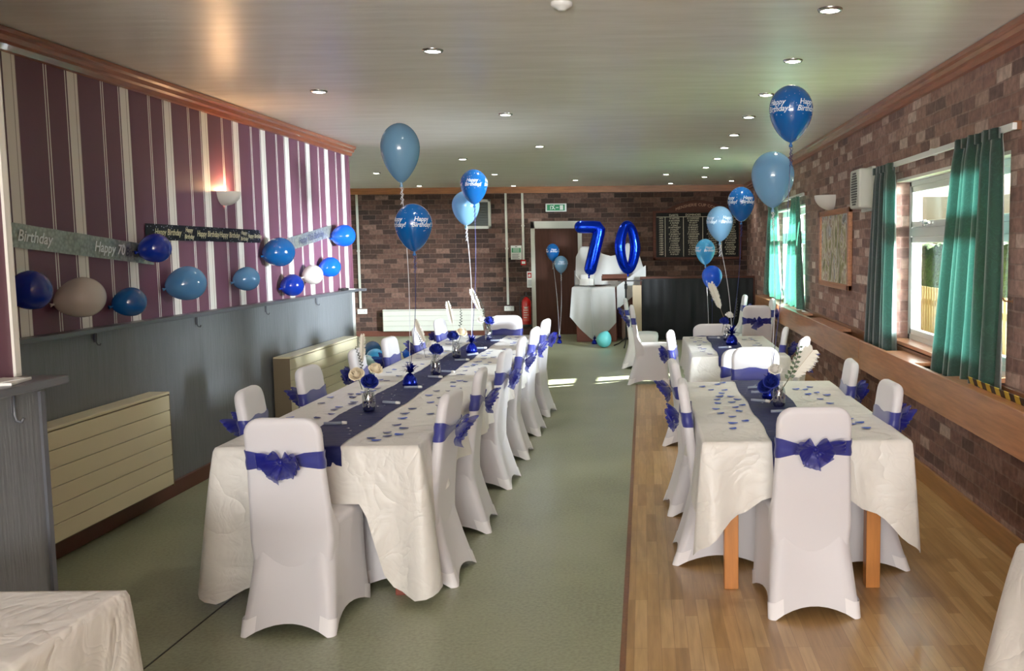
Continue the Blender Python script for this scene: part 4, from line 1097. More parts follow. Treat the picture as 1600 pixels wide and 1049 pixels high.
# foil numbers
def foil_num(label, loc, rz, digit):
    t = thing('number_balloon', label, 'number balloon', loc, rz, 'blue foil number balloons')
    bm = B()
    if digit == 7:
        path = [Vector((-.16, 0, .37)), Vector((-.05, 0, .37)), Vector((.06, 0, .37)), Vector((.13, 0, .365)), Vector((.155, 0, .33)), Vector((.14, 0, .25)), Vector((.09, 0, .05)), Vector((.04, 0, -.15)), Vector((-.005, 0, -.33))]
        rad = .105; rings = []
        tng = []
        for i in range(len(path)): tng.append((path[min(i + 1, len(path) - 1)] - path[max(i - 1, 0)]).normalized())
        pre = [(path[0] - tng[0] * rad * a, b) for a, b in ((.98, .2), (.8, .62), (.45, .9))]
        post = [(path[-1] + tng[-1] * rad * a, b) for a, b in ((.45, .9), (.8, .62), (.98, .2))]
        seq = [(p, tng[0], s) for p, s in pre] + [(p, g, 1.0) for p, g in zip(path, tng)] + [(p, tng[-1], s) for p, s in post]
        for p, g, s in seq:
            nrm = Vector((-g.z, 0, g.x)) * -1
            ml = 1.0
            rings.append([p + (nrm * math.cos(2 * PI * k / 20) + Vector((0, 1, 0)) * .85 * math.sin(2 * PI * k / 20)) * rad * s * ml for k in range(20)])
        loft(bm, rings, True, True, True)
        o = obj('envelope', bm, M_foil, t)
        bm = B(); lathe(bm, [(.02, -.43), (.012, -.46), (.018, -.49), (.001, -.49)], 10); o2 = obj('neck', bm, M_foil, t, loc=(-.03, 0, 0))
    else:
        path = [Vector((.165 * math.sin(a) * (1 - .15 * abs(math.cos(a))), 0, .38 * math.cos(a))) for a in [2 * PI * k / 40 for k in range(40)]]
        vr = []
        for i, p in enumerate(path):
            g = (path[(i + 1) % 40] - path[i - 1]).normalized(); nrm = Vector((g.z, 0, -g.x)); rad = .092 - .012 * abs(p.z) / .375
            vr.append([bm.verts.new(p + (nrm * math.cos(2 * PI * k / 20) + Vector((0, 1, 0)) * .95 * math.sin(2 * PI * k / 20)) * rad) for k in range(20)])
        for i in range(40):
            a, b = vr[i], vr[(i + 1) % 40]
            for k in range(20):
                f = bm.faces.new((a[k], a[(k + 1) % 20], b[(k + 1) % 20], b[k])); f.smooth = True
        o = obj('envelope', bm, M_foil, t)
        bm = B(); lathe(bm, [(.02, -.455), (.012, -.475), (.018, -.50), (.001, -.50)], 10); obj('neck', bm, M_foil, t)
    return t
n7 = foil_num('royal blue foil number 7 balloon floating in front of the brown door', (-.895, 16.3, 1.60), R(6), 7)
bm = B(); tube(bm, [(-.03, 0, -.48), (.0, 0, -.9), (.045, 0, -1.51)], .003, 5); obj('ribbon', bm, M_ribw, n7)
n0 = foil_num('royal blue foil number 0 balloon turned edge-on beside the 7', (-.27, 16.15, 1.625), R(40), 0)
n0.scale = (1, 1, .97)
bm = B(); tube(bm, [(0, 0, -.50), (.0, 0, -.56)], .003, 5); obj('ribbon', bm, M_ribw, n0)

# ------------------------------------------------------------------ banners on the striped wall
def banner(label, ya, za, yb, zb, hgt, m, words, mt, folds):
    t = thing('foil_banner', label, 'banner', (XL + .006, ya, za))
    L = math.hypot(yb - ya, zb - za); ang = math.atan2(zb - za, yb - ya); ca, sa = math.cos(ang), math.sin(ang)
    def P(u, v, d=.0): return (d, u * ca - v * sa, u * sa + v * ca)
    bm = B(); n = folds * 4; rows = []
    for k in range(n + 1):
        u = L * k / n; d = .002 + .006 * abs(math.sin(PI * k / 8)); rows.append([P(u, -hgt / 2, d), P(u, hgt / 2, d)])
    strip(bm, rows, smooth=False); obj('strip', bm, m, t)
    bm2 = B()
    for w, u, v, s, mm in words:
        if mm is None: add_text(bm2, w, s, lambda a, b: P(u + a, v + b, .012), shear=.25, bold=.0012)
    if len(bm2.verts): obj('lettering', bm2, mt, t)
    else: bm2.free()
    dk = B()
    for w, u, v, s, mm in words:
        if mm is not None: add_text(dk, w, s, lambda a, b: P(u + a, v + b, .012), shear=.25, bold=.0012)
    if len(dk.verts): obj('lettering', dk, M_greyfoil, t)
    else: dk.free()
# readable from inside the room the text must run along +Y when the wall is on the left
banner('silver Happy 70th Birthday banner sloping down at the near end of the striped wall', 4.86, 1.742, 6.33, 1.62, .125, M_holo, [('Birthday', .24, 0, .085, None), ('Happy 70', .95, .0, .085, None), ('th', 1.10, .03, .035, None), ('Birthday', 1.25, -.005, .075, 1)], M_whitefoil, 11)
banner('black banner with pale gold Happy Birthday lettering', 6.25, 1.772, 8.12, 1.757, .105, M_star, [('Happy Birthday', .28, 0, .058, None), ('Happy', .58, .022, .042, None), ('Birthday', .58, -.024, .042, None), ('Happy Birthday', .88, 0, .058, None), ('Happy Birthday', 1.25, 0, .058, None), ('Happy', 1.52, .022, .042, None), ('Birthday', 1.52, -.024, .042, None), ('Happy Birthday', 1.73, 0, .045, None)], M_goldfoil, 10)
banner('silver Happy 70th Birthday banner sloping up at the far end of the striped wall', 8.55, 1.668, 9.98, 1.835, .118, M_holo, [('Happy 70th Birthday', .80, 0, .085, 1)], M_whitefoil, 8)

# sconces
def sconce(label, x, y, z, sgn, w, h):
    t = thing('wall_uplighter', label, 'wall light', (x, y, z)); bm = B(); rows = []
    for k in range(9):
        s = k / 8; r = math.cos(s * PI / 2 * .96) ; zz = -h * math.sin(s * PI / 2)
        rows.append([(sgn * r * w * .55 * math.sin(PI * j / 14), -r * w / 2 * math.cos(PI * j / 14), zz) for j in range(15)])
    strip(bm, rows); obj('bowl', bm, M_cream, t)
    bm = B(); boxr(bm, min(0, sgn * .012), max(0, sgn * .012), -w * .3, w * .3, -h * .7, -.005); obj('wall_plate', bm, M_cream, t); return t
sconce('lit ivory half bowl uplighter on the striped wall', XL, 7.46, 2.09, 1, .235, .105)
sconce('unlit white half bowl uplighter on the brick wall above the painting', XR, 9.97, 2.14, -1, .34, .15)

# radiators
def radiator(label, loc, L, h, d, m, grooves, axis, z0):
    """axis 'y': along the left wall, front facing +X; axis 'x': on the end wall, front facing -Y"""
    t = thing('wall_radiator', label, 'radiator', loc, 0 if axis == 'y' else R(-90))
    bm = B(); boxr(bm, .02, d, 0, L, z0, z0 + h, .006); obj('casing', bm, M_raddark, t)
    bm = B(); n = grooves + 1; hh = (h - .02) / n
    for k in range(n): boxr(bm, d - .005, d + .012, .006, L - .006, z0 + .01 + k * hh + .002, z0 + .01 + (k + 1) * hh - .002, .003)
    obj('front_panel', bm, m, t)
    bm = B(); boxr(bm, .02, d + .014, 0, L, z0 + h - .004, z0 + h + .012, .004); obj('top_grille', bm, m, t)
    for q in (0, L):
        bm = B(); boxr(bm, .02, d + .012, q - .004, q + .004, z0, z0 + h, .002); obj('end_panel', bm, M_raddark, t)
    bm = B(); boxr(bm, 0, .04, .15, .2, z0 + .05, z0 + h - .05); obj('bracket', bm, M_raddark, t)
    bm = B(); boxr(bm, 0, .04, L - .2, L - .15, z0 + .05, z0 + h - .05); obj('bracket', bm, M_raddark, t)
    return t
radiator('long cream panelled radiator at the near end of the grey boarding', (XL + .006, 4.2, 0), 1.94, .60, .14, M_rad, 5, 'y', .14)
radiator('cream panelled radiator with brown end at the far end of the grey boarding', (XL + .006, 8.22, 0), 1.96, .58, .15, M_rad, 5, 'y', .14)
radiator('long white ribbed radiator low on the brick end wall', (-4.895, YB - .0, 0), 1.88, .40, .10, M_rad2, 3, 'x', .09)

# shelf hooks and odds
for i, y in enumerate((5.6, 6.875, 8.143, 9.409)):
    bm = B(); tube(bm, [(0, 0, 0), (0, 0, -.06), (.006, 0, -.075), (.02, 0, -.078), (.026, 0, -.066)], .0045, 6); boxr(bm, -.008, -.001, -.01, .01, -.06, .0)
    tag(obj('coat_hook', bm, M_shelf, loc=(XL + .02, y, 1.184)), 'small dark hook under the grey shelf, %s from the camera' % orde[i], 'hook', 'hooks under the grey shelf')
bm = B(); tube(bm, [(0, 0, 0), (0, 0, -.08), (.006, 0, -.1), (.022, .0, -.104), (.03, 0, -.09)], .005, 6); boxr(bm, -.006, 0, -.012, .012, -.07, 0)
tag(obj('coat_hook', bm, M_shelf, loc=(-2.132, 3.24, 1.18)), 'grey bag hook under the shelf of the projecting wall', 'hook')
bm = B(); box(bm, (0, 0, .005), (.09, .16, .01), (0, 0, .2), .002); box(bm, (-.01, -.02, .011), (.08, .12, .004), (0, .02, -.15)); tag(obj('paper_napkins', bm, M_white, loc=(-2.13, 3.21, 1.214)), 'folded white papers on the shelf at the left edge', 'paper')
bm = B(); box(bm, (0, 0, .012), (.05, .16, .024), (0, 0, .05), .005); tag(obj('remote_control', bm, M_black, loc=(-3.15, 10.2, 1.212)), 'small black remote lying at the far end of the grey shelf', 'remote')
bm = B(); box(bm, (0, 0, .004), (.07, .1, .008), (0, 0, .3), .001); tag(obj('paper_slip', bm, M_white, loc=(-3.15, 10.45, 1.212)), 'white paper beside the black remote on the shelf end', 'paper')

# ------------------------------------------------------------------ window side things
def curtain(label, yt0, yt1, yb0, yb1, zt, zb, nf, amp, seed, bottom_slope=0.0, group=None, m=None):
    m = m or M_curtain
    t = thing('green_curtain', label, 'curtain', (XR - .075, (yt0 + yt1) / 2, zt), 0, group); yc = (yt0 + yt1) / 2
    rnd = random.Random(seed); bm = B(); rows = []; n = nf * 8
    for k in range(23):
        s = k / 22; e = s ** .8; row = []
        for j in range(n + 1):
            u = j / n; y = (yt0 + (yt1 - yt0) * u) * (1 - e) + (yb0 + (yb1 - yb0) * u) * e
            a = amp * (.55 + .6 * s) * (1 if k > 1 else .7)
            x = a * math.sin(2 * PI * nf * u + .6 * math.sin(3 * s + seed)) + .012 * math.sin(2 * PI * nf * .43 * u + seed)
            z = -(zt - zb) * s - bottom_slope * (u - .5) * s
            row.append((x, y - yc, z))
        rows.append(row)
    strip(bm, rows); obj('curtain_fabric', bm, m, t, recalc=False)
    bm = B(); rows = []
    for k in range(2):
        rows.append([(amp * .6 * math.sin(2 * PI * nf * j / n) - .004, (yt0 + (yt1 - yt0) * j / n) - yc, -.005 - .055 * k) for j in range(n + 1)])
    strip(bm, rows); obj('heading_tape', bm, m, t, recalc=False)
    return t
GC = 'green curtains'
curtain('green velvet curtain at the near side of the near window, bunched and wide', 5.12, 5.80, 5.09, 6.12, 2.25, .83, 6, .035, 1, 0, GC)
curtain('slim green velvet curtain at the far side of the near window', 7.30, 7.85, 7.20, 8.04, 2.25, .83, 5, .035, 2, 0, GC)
curtain('sunlit green curtain at the near side of the far window', 11.68, 12.16, 11.30, 12.66, 2.22, .88, 5, .035, 3, 0, GC, M_curtain_lit)
curtain('sunlit pale green curtain at the far side of the far window', 13.5, 14.45, 13.15, 14.95, 2.22, .90, 6, .035, 4, 0, GC, M_curtain_lit)
for y0, y1, lab in ((4.98, 7.92, 'white curtain rail above the near window'), (11.5, 14.6, 'white curtain rail above the far window')):
    t = thing('curtain_rail', lab, 'curtain rail', (XR, (y0 + y1) / 2, 2.235)); L = y1 - y0
    bm = B(); boxr(bm, -.06, -.035, -L / 2, L / 2, -.018, .018, .004); obj('track', bm, M_white, t)
    for q in (-L / 2 + .05, 0, L / 2 - .05):
        bm = B(); boxr(bm, -.045, 0, q - .02, q + .02, -.015, .03, .003); obj('bracket', bm, M_brownwood if q < 0 else M_white, t)

bm = B(); tube(bm, [(0, 0, 0), (-.03, 0, 0), (-.045, 0, .004), (-.05, 0, .02)], .005, 6); lathe(bm, [(.012, 0), (.012, .004)], 10, M=Euler((0, R(-90), 0)).to_matrix())
tag(obj('curtain_hook', bm, M_brownwood, loc=(XR, 5.08, 1.34)), 'small brass curtain hook on the brick beside the near window', 'hook')
# boxed timber ledge, two lengths
for y0, y1, lab in ((-1.0, 7.86, 'varnished pine boxed ledge along the brick wall under the near window'), (7.87, 15.2, 'varnished pine boxed ledge, farther length toward the far window')):
    t = thing('timber_ledge', lab, 'ledge', (XR - .002, (y0 + y1) / 2, 0)); L = y1 - y0; c = (y0 + y1) / 2
    bm = B(); boxr(bm, -.185, -.155, -L / 2, L / 2, .635, .865, .004); obj('front_board', bm, M_pine, t)
    bm = B(); boxr(bm, -.155, 0, -L / 2, L / 2, .635, .66); obj('bottom_board', bm, M_pine, t)
    bm = B(); boxr(bm, -.02, 0, -L / 2, L / 2, .79, .885, .003); obj('rear_batten', bm, M_brownwood, t)
    segs = ((-1, 5.7), (6.35, 7.1)) if y0 < 0 else ((8.9, 10.4), (10.95, 15.2))
    for a, b_ in segs:
        bm = B(); boxr(bm, -.155, -.022, a - c + .005, b_ - c - .005, .838, .862, .003); obj('lid_board', bm, M_pine, t)
bm = B(); box(bm, (0, 0, 0), (.004, 1.05, .055), (0, R(-30), 0)); tag(obj('hazard_tape', bm, M_hazard, loc=(XR - .12, 4.85, .884)), 'yellow and black hazard tape strip on the pine ledge', 'tape')

# speaker / heater box, painting
t = thing('wall_speaker', 'white box speaker with slotted grille on the brick wall beside the curtain', 'speaker', (XR, 8.33, 2.11))
bm = B(); boxr(bm, -.135, -.004, -.18, .18, -.165, .165, .02); obj('housing', bm, M_rad2, t)
bm = B()
for k in range(13):
    z = -.13 + k * .0216; w = .115 * math.sqrt(max(.05, 1 - (z / .15) ** 2)); boxr(bm, -.139, -.132, -w, w, z - .0065, z + .0065)
obj('grille', bm, M_black, t)
bm = B(); boxr(bm, -.03, 0, -.2, .2, -.19, .18, .004); obj('wall_plate', bm, M_rad2, t)
t = thing('framed_painting', 'woodland painting in a plain wood frame on the brick wall', 'painting', (XR, 9.77, 1.60))
hy, hz = .76, .39; bm = B()
for a in ((-hy, hy, -hz, -hz + .055), (-hy, hy, hz - .055, hz), (-hy, -hy + .07, -hz, hz), (hy - .07, hy, -hz, hz)): boxr(bm, -.04, 0, a[0], a[1], a[2], a[3], .006)
obj('picture_frame', bm, M_pine, t); bm = B(); boxr(bm, -.02, -.004, -hy + .05, hy - .05, -hz + .04, hz - .04); obj('canvas', bm, painting_mat(), t)

# ------------------------------------------------------------------ end wall things
YW = YB
d = bpy.data.objects.new('door_1', None); C.objects.link(d); d.location = (-1.65, YW, 0); struct(d, 'dark brown flush door in a cream frame')
bm = B(); boxr(bm, -.38, .42, -.03, .0, .01, 1.985); obj('door_leaf', bm, M_door, d)
bm = B(); boxr(bm, -.455, -.38, -.05, 0, 0, 2.12, .004); boxr(bm, .42, .495, -.05, 0, 0, 2.12, .004); boxr(bm, -.455, .495, -.05, 0, 1.985, 2.12, .004); obj('door_frame', bm, M_rad2, d)
bm = B(); boxr(bm, .345, .40, -.037, -.03, .92, 1.2, .002); obj('door_push_plate', bm, M_steel, d)
t = thing('exit_sign', 'green running man fire exit sign above the door', 'sign', (-1.625, YW, 2.37))
bm = B(); boxr(bm, -.195, .195, -.06, 0, -.075, .075, .008); obj('housing', bm, M_signw, t)
bm = B(); boxr(bm, -.165, .165, -.064, -.06, -.055, .055); obj('face', bm, M_green, t)
bm = B()
box(bm, (-.1, -.066, 0), (.012, .003, .07)); box(bm, (-.06, -.066, .02), (.05, .003, .018), (0, R(30), 0)); lathe(bm, [(.011, 0), (.011, .002)], 10, c=(-.035, -.066, .038), M=Euler((R(90), 0, 0)).to_matrix())
box(bm, (-.06, -.066, -.015), (.045, .003, .014), (0, R(-50), 0)); box(bm, (-.03, -.066, -.02), (.04, .003, .014), (0, R(40), 0))
box(bm, (.025, -.066, 0), (.05, .003, .014)); box(bm, (.105, -.066, 0), (.06, .003, .085)); obj('pictogram', bm, M_signw, t)
t = thing('wall_vent', 'square white framed louvre vent high on the brick end wall', 'vent', (-3.09, YW, 2.265))
bm = B()
for a in ((-.25, .25, -.27, -.22), (-.25, .25, .22, .27), (-.25, -.2, -.27, .27), (.2, .25, -.27, .27)): boxr(bm, a[0], a[1], -.04, 0, a[2], a[3], .004)
obj('frame', bm, M_rad2, t); bm = B()
for k in range(9): box(bm, (0, -.018, -.19 + k * .048), (.40, .012, .05), (R(28), 0, 0))
obj('louvre', bm, M_greyp, t)
def conduit(lab, x, z0, z1):
    t = thing('wall_conduit', lab, 'conduit', (x, YW, z0)); bm = B(); boxr(bm, -.02, .02, -.025, 0, 0, z1 - z0, .004); obj('trunking', bm, M_rad2, t)
    bm = B(); boxr(bm, -.028, .028, -.03, 0, (z1 - z0) * .5, (z1 - z0) * .5 + .03, .003); obj('clip', bm, M_rad2, t)
conduit('white vertical conduit running down to the socket by the radiator end', -2.56, .57, ZC - .115); conduit('white conduit ending at the red call point', -2.25, 1.41, ZC - .115); conduit('white vertical conduit beside the end of the papered wall', -5.33, .53, ZC - .115)
def socket(lab, x, z):
    t = thing('wall_socket', lab, 'socket', (x, YW, z)); bm = B(); boxr(bm, -.09, .09, -.035, 0, -.045, .045, .006); obj('plate', bm, M_white, t)
    bm = B()
    for sx in (-.045, .045):
        boxr(bm, sx - .004, sx + .004, -.037, -.034, .0, .014); boxr(bm, sx - .014, sx - .006, -.037, -.034, -.022, -.016); boxr(bm, sx + .006, sx + .014, -.037, -.034, -.022, -.016)
    obj('slots', bm, M_black, t)
socket('white double socket below the conduit between radiator and extinguisher', -2.54, .50); socket('white socket box beside the end of the papered wall', -5.30, .47)
t = thing('fire_call_point', 'small red fire call point at the end of the conduit', 'call point', (-2.25, YW, 1.36)); bm = B(); boxr(bm, -.05, .05, -.05, 0, -.05, .05, .006); obj('housing', bm, M_red, t); bm = B(); boxr(bm, -.032, .032, -.053, -.05, -.025, .02); obj('glass_plate', bm, M_signw, t)
t = thing('safety_notice', 'green and white fire action notice on the brick wall', 'notice', (-2.385, YW, 1.545)); bm = B(); boxr(bm, -.10, .10, -.012, 0, -.13, .13, .003); obj('board', bm, M_signw, t)
bm = B(); boxr(bm, -.085, .085, -.014, -.012, -.0, .085); obj('green_band', bm, M_green, t)
bm = B()
for k in range(3): boxr(bm, -.06, .06, -.016, -.0135, .015 + k * .024, .024 + k * .024)
obj('white_lines', bm, M_signw, t)
bm = B()
for k in range(5): boxr(bm, -.08, .06 - .02 * (k % 2), -.014, -.012, -.115 + k * .021, -.106 + k * .021)
boxr(bm, -.02, .02, -.014, -.012, .1, .115); obj('print', bm, M_greyp, t)
t = thing('extinguisher_notice', 'narrow red and cream notice above the fire extinguisher', 'notice', (-2.14, YW, 1.04)); bm = B(); boxr(bm, -.055, .055, -.012, 0, -.15, .15, .003); obj('board', bm, M_signw, t)
bm = B(); boxr(bm, -.04, .04, -.014, -.012, .03, .125); obj('red_panel', bm, M_redp, t)
bm = B(); boxr(bm, -.012, .012, -.016, -.0135, .05, .10); boxr(bm, -.03, -.018, -.016, -.0135, .05, .09); obj('pictogram', bm, M_signw, t)
bm = B()
for k in range(5): boxr(bm, -.04, .035, -.014, -.012, -.125 + k * .026, -.115 + k * .026)
obj('print', bm, M_greyp, t)
t = thing('fire_extinguisher', 'red fire extinguisher with black hose hung beside the door', 'fire extinguisher', (-2.205, YW - .10, .17))
bm = B(); lathe(bm, [(.05, 0), (.082, .01), (.088, .03), (.088, .43), (.08, .48), (.05, .52), (.03, .535), (.03, .55)], 24); obj('cylinder', bm, M_red, t)
bm = B(); lathe(bm, [(.03, .545), (.032, .58), (.012, .585), (.012, .60)], 12); boxr(bm, -.012, .012, -.09, .02, .585, .6); boxr(bm, -.012, .012, -.09, .02, .612, .626); obj('valve_handle', bm, M_black, t)
bm = B(); tube(bm, [(-.02, 0, .57), (-.09, 0, .55), (-.125, -.01, .45), (-.12, -.02, .3), (-.10, -.02, .16), (-.09, -.03, .1)], .013, 8); lathe(bm, [(.086, -.012), (.09, .0), (.09, .035), (.088, .036)], 20); obj('hose', bm, M_black, t)
bm = B(); rows = []
for z in (.10, .38): rows.append([(.0892 * math.sin(a), -.0892 * math.cos(a), z) for a in [-.7 + 1.4 * k / 8 for k in range(9)]])
strip(bm, rows); 
obj('instruction_label', bm, mat('pale red label', col(206, 70, 62), .4), t)
bm = B()
for k, (a0, a1, h) in enumerate(((-.35, .35, .03), (-.5, .45, .012), (-.5, .3, .012), (-.5, .5, .012), (-.5, .2, .012))):
    z = .35 - k * .045; strip(bm, [[(.0905 * math.sin(a0 + (a1 - a0) * q / 6), -.0905 * math.cos(a0 + (a1 - a0) * q / 6), zz) for q in range(7)] for zz in (z - h / 2, z + h / 2)])
obj('printed_lines', bm, M_signw, t)
bm = B(); boxr(bm, -.05, .05, .085, .1, .30, .40); obj('wall_bracket', bm, M_black, t)

# honours board
t = thing('honours_board', 'arched wooden honours board with gilt lettering on the end wall', 'honours board', (1.0, YW, 1.80))
def arch_z(x): return .49 + .19 * max(0, 1 - (x / .60) ** 2) if abs(x) < .60 else .49
bm = B(); n = 40; top = [(-.83 + 1.66 * k / n) for k in range(n + 1)]
fr = [(x, -.045, arch_z(x)) for x in top] + [(.83, -.045, -.42), (-.83, -.045, -.42)]
bk = [(p[0], 0, p[2]) for p in fr]; loft(bm, [fr, bk], True, True, True, smooth=False); obj('backboard', bm, M_darkwood, t)
bm = B(); boxr(bm, -.77, .77, -.052, -.045, -.37, .45, .002); obj('name_panel', bm, M_boardblk, t)
bm = B()
for a in ((-.83, -.77, -.42, .48), (.77, .83, -.42, .48), (-.83, .83, -.42, -.37), (-.83, .83, .45, .49)): boxr(bm, a[0], a[1], -.07, -.045, a[2], a[3], .006)
obj('moulding', bm, M_darkwood, t)
bm = B()
for x in (-.60, -.26, .10, .45): boxr(bm, x - .004, x + .004, -.0545, -.052, -.36, .375)
boxr(bm, -.76, .76, -.0545, -.052, .372, .379); obj('ruling', bm, M_gold, t)
bm = B(); yq = -.055
# the legible headings, then rows of small gilt entries too blurred to read
add_text(bm, 'DARTS', .055, lambda u, v: (-.44 + u, yq, .405 + v)); add_text(bm, 'DOMINOES', .055, lambda u, v: (-.08 + u, yq, .41 + v))
rnd = random.Random(12)
sil = ['ARRIN', 'ONES', 'OBERT', 'ENNER', 'EYNOL', 'UDLE', 'ALE', 'ATER', 'YLE', 'ROO', 'ETT', 'ASH', 'INDL', 'EAD']
for r_ in range(17):
    z = .345 - r_ * .0415
    add_text(bm, '19%02d' % (73 + r_), .04, lambda u, v, z=z: (-.68 + u, yq, z + v), shear=.3)
    for xc in (-.43, -.08, .275, .61):
        w = rnd.choice('JFGTMDPWCR') + ' ' + rnd.choice('HRBCDT') + rnd.choice(sil) + rnd.choice(['S', 'Y', 'ER', ''])
        add_text(bm, w, .04, lambda u, v, z=z, xc=xc: (xc + u, yq, z + v), shear=.25)
obj('lettering', bm, M_gold, t)
bm = B()
def arcfn(u, v):
    x = u * 1.0; return (x, -.0475, arch_z(x) - .085 + v)
add_text(bm, 'MENSHERIE CUP COMP', .075, arcfn, space=1.05); obj('title_lettering', bm, M_dimgold, t)

# black sheeted low screen at the back right
t = thing('low_screen', 'low timber framed screen covered in black sheeting', 'screen', (.92, 16.6, 0))
bm = B(); boxr(bm, -.97, .95, -.02, .06, .03, 1.09); obj('sheet', bm, M_blackcloth, t)
bm = B(); boxr(bm, -.99, .97, -.03, .08, 1.085, 1.12, .004); boxr(bm, -.99, -.965, -.03, .08, 0, 1.1); boxr(bm, .945, .97, -.03, .08, 0, 1.1); obj('frame', bm, M_darkwood, t)
bm = B(); rows = []
for k in range(8):
    z = 1.07 - k * .14; rows.append([(-.95 + 1.88 * j / 40, -.03 - .012 * math.sin(j * .8 + k * .35) * (k / 7) - .006 * math.sin(j * 1.9) - .004, z) for j in range(41)])
strip(bm, rows); obj('hanging_sheet', bm, M_blackcloth, t, recalc=False)
# draped cabinet
t = thing('draped_cabinet', 'red brown cabinet with raised back, half covered by white sheets', 'cabinet', (-.85, 16.75, 0))
bm = B(); boxr(bm, -.33, .36, 0, .75, 0, .93, .006); obj('cabinet_body', bm, M_redwood, t)
bm = B(); boxr(bm, -.34, .72, .75, 1.15, 0, 1.44, .006); obj('raised_back', bm, M_darkwood, t)
bm = B(); boxr(bm, .36, .86, .1, .75, .55, .75, .004); boxr(bm, .78, .84, .12, .2, 0, .55); obj('side_shelf', bm, M_darkwood, t)
def sheet(label, fn, nu, nv):
    bm = B(); strip(bm, [[fn(i / nu, j / nv) for j in range(nv + 1)] for i in range(nu + 1)]); return tag(obj('dust_sheet', bm, mat('grey white cotton sheet', col(196, 196, 194), .7, bump=.35, bscale=5) if 'x' not in SH else SH['x'], recalc=False), label, 'sheet')
SH = {}
SH['x'] = mat('grey white cotton sheet', col(190, 190, 188), .7, bump=.35, bscale=5)
def low_sheet(u, v):      # u across, v: 0 back edge on top -> 1 hem
    x = -1.245 + .74 * u
    tl = .45; hem = .02 + .42 * abs((u - .55) / .55) ** 1.3
    if v < .3:
        q = v / .3; return (x, 17.4 - .69 * q, .945 + .012 * math.sin(u * 9))
    q = (v - .3) / .7
    zz = .94 + (hem - .94) * q; w = .045 * q * math.sin(u * 24) + .03 * q * math.sin(u * 11 + 1)
    return (x - .04 * q * (1 - u) * 1.5 + .02 * q, 16.695 - .035 * q + w * .5 - .03 * q, zz)
sheet('white sheet hanging to a point over the front of the cabinet', low_sheet, 48, 30)
def ZT(u):
    P = [(0, 1.46), (.07, 1.64), (.27, 1.63), (.36, 1.52), (.5, 1.47), (.62, 1.5), (.74, 1.70), (.88, 1.62), (1.0, 1.15)]
    for (a, za), (b_, zb) in zip(P[:-1], P[1:]):
        if a <= u <= b_: return za + (zb - za) * (u - a) / (b_ - a)
    return 1.15
def up_sheet(u, v):
    x = -1.22 + 1.24 * u
    if v < .3:
        q = v / .3; return (x, 17.9 - .45 * q, ZT(u) + .008 * math.sin(u * 11))
    q = (v - .3) / .7; zt = ZT(u)
    zb = min(.97, ZT(u) - .1) if u < .5 else min(ZT(u) - .12, .97 - .28 * math.sin((u - .5) * PI))
    return (x, 17.46 - .05 * q + .03 * math.sin(u * 26 + q) * q - (.25 * q if u < .3 else .25 * q * (1 - (u - .3) / .7)), zt + (zb - zt) * q)
sheet('white sheet over the raised back of the cabinet', up_sheet, 48, 30)
def side_sheet(u, v):
    x = -.47 + .5 * u; zt = .96 + .35 * u; zb = .56 + .40 * u
    return (x, 16.66 + .25 * u + .02 * math.sin(u * 18) * v, zt + (zb - zt) * v)
sheet('grey white sheet sweeping up diagonally beside the music stand', side_sheet, 24, 14)
t = thing('cardboard_box', 'open white box on top of the draped cabinet', 'box', (-1.0, 16.98, .96))
bm = B(); boxr(bm, -.13, .13, -.1, .1, 0, .012); boxr(bm, -.13, .13, -.1, -.09, 0, .11); boxr(bm, -.13, .13, .09, .1, 0, .11); boxr(bm, -.13, -.12, -.1, .1, 0, .11); boxr(bm, .12, .13, -.1, .1, 0, .11); obj('carton', bm, M_white, t)
bm = B(); box(bm, (-.16, 0, .15), (.005, .2, .11), (0, R(-35), 0)); box(bm, (0, .13, .15), (.24, .005, .1), (R(-40), 0, 0)); obj('flap', bm, M_white, t)
t = thing('music_stand', 'dark wooden music stand on a black pole under the 0 balloon', 'music stand', (-.33, 15.8, 0))
bm = B(); boxr(bm, -.36, .05, -.1, .1, 1.09, 1.125, .004); boxr(bm, -.36, .05, -.1, -.085, 1.1, 1.17, .003); boxr(bm, -.36, .05, .085, .1, 1.1, 1.19, .003); boxr(bm, -.36, -.345, -.1, .1, 1.1, 1.17, .003); obj('wooden_tray', bm, M_darkwood, t)
bm = B(); boxr(bm, -.1, .3, -.09, .09, 1.075, 1.09, .003); obj('black_shelf', bm, M_black, t)
bm = B(); tube(bm, [(.03, 0, .12), (.03, 0, .6), (.03, 0, 1.08)], .016, 10); tube(bm, [(.03, 0, .95), (.03, 0, 1.0), (.03, 0, 1.03)], .026, 10); obj('pole', bm, M_black, t)
for k in range(3):
    a = k * 2 * PI / 3 + .4; bm = B(); tube(bm, [(.03, 0, .16), (.03 + .14 * math.cos(a), .14 * math.sin(a), .06), (.03 + .26 * math.cos(a), .26 * math.sin(a), .012)], .011, 8); obj('leg', bm, M_black, t)
bm = B(); box(bm, (0, 0, .49), (.15, .02, .98), (R(-4), 0, 0), .004); tag(obj('leaning_board', bm, M_ply, loc=(-.125, 16.52, 0)), 'tall cream board standing against the end of the black screen', 'board')
bm = B(); boxr(bm, -.2, .12, 0, .3, 0, 1.03, .006); boxr(bm, -.06, -.03, -.012, 0, .05, .98); tag(obj('wooden_cupboard', bm, M_brownwood, loc=(-.2, 17.0, 0)), 'brown wooden cupboard behind the music stand', 'cupboard')
socket('grey socket low on the wall behind the music stand', -.55, .33)

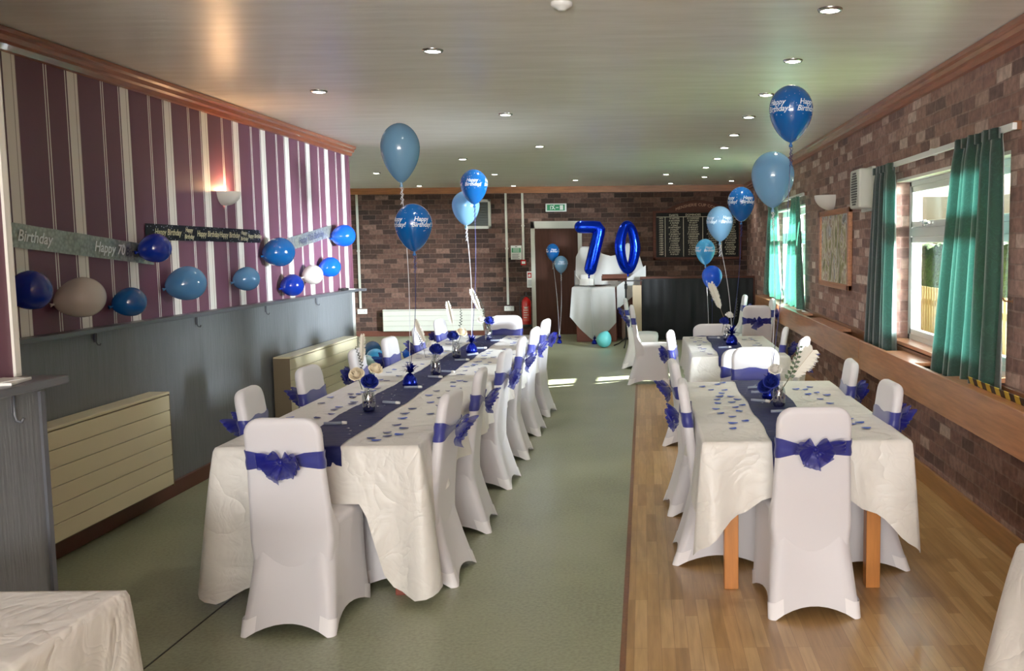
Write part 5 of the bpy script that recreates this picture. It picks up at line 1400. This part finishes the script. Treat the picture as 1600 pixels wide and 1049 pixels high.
# ------------------------------------------------------------------ light
W = bpy.data.worlds.new('sky'); SC.world = W; W.use_nodes = True; nt = W.node_tree
bg = nt.nodes['Background']; sky = nt.nodes.new('ShaderNodeTexSky'); sky.sky_type = 'NISHITA'; sky.sun_disc = False
sky.sun_elevation = R(32); sky.sun_rotation = R(70); sky.air_density = 1.2; sky.dust_density = 1.5
nt.links.new(sky.outputs[0], bg.inputs[0]); bg.inputs[1].default_value = .05
def lamp(name, typ, loc, energy, color=(1, 1, 1), **kw):
    l = bpy.data.lights.new(name, typ); l.energy = energy; l.color = color
    for k, v in kw.items(): setattr(l, k, v)
    o = bpy.data.objects.new(name, l); C.objects.link(o); o.location = loc; return o
sun = lamp('sun', 'SUN', (10, 20, 10), 45.0, (1, .95, .86), angle=R(.6))
sun.rotation_euler = Vector((-.80, -.38, -.50)).to_track_quat('-Z', 'Y').to_euler()
def area(name, loc, d, sx, sy, e, c=(1, 1, 1), portal=False):
    o = lamp(name, 'AREA', loc, e, c, shape='RECTANGLE', size=sx, size_y=sy)
    o.rotation_euler = Vector(d).to_track_quat('-Z', 'Y').to_euler()
    if portal: o.data.cycles.is_portal = True
    return o
area('daylight_near_window', (8.0, 2.0, 1.5), (-6, 4.3, .0), 4.0, 2.2, 3500, (.92, .96, 1)).data.spread = R(100)
area('daylight_far_window', (8.2, 8.3, 2.3), (-6.2, 4.6, -.8), 4.0, 2.2, 4600, (.95, .97, 1)).data.spread = R(85)
area('fill_front', (-.3, YF - .1, 1.62), (0, 1, 1.1), 3.3, 1.4, 340, (1, .97, .93))  # added fill lamp in the unseen opening behind the camera
for i, (x, y) in enumerate(LIGHTS):
    o = lamp('downlight_lamp', 'SPOT', (x, y, ZC - .02), 14, (1, .93, .82), spot_size=R(120), spot_blend=.8, shadow_soft_size=.04)
lamp('uplighter_lamp', 'POINT', (XL + .05, 7.46, 2.085), 4.5, (1, .55, .25), shadow_soft_size=.02)
SC.view_settings.view_transform = 'Standard'; SC.view_settings.look = 'None'; SC.view_settings.exposure = 1.22; SC.view_settings.gamma = 1.11
SC.cycles.use_denoising = True
SC.cycles.max_bounces = 7; SC.cycles.transparent_max_bounces = 12; SC.cycles.sample_clamp_indirect = 6; SC.cycles.caustics_reflective = False; SC.cycles.caustics_refractive = False
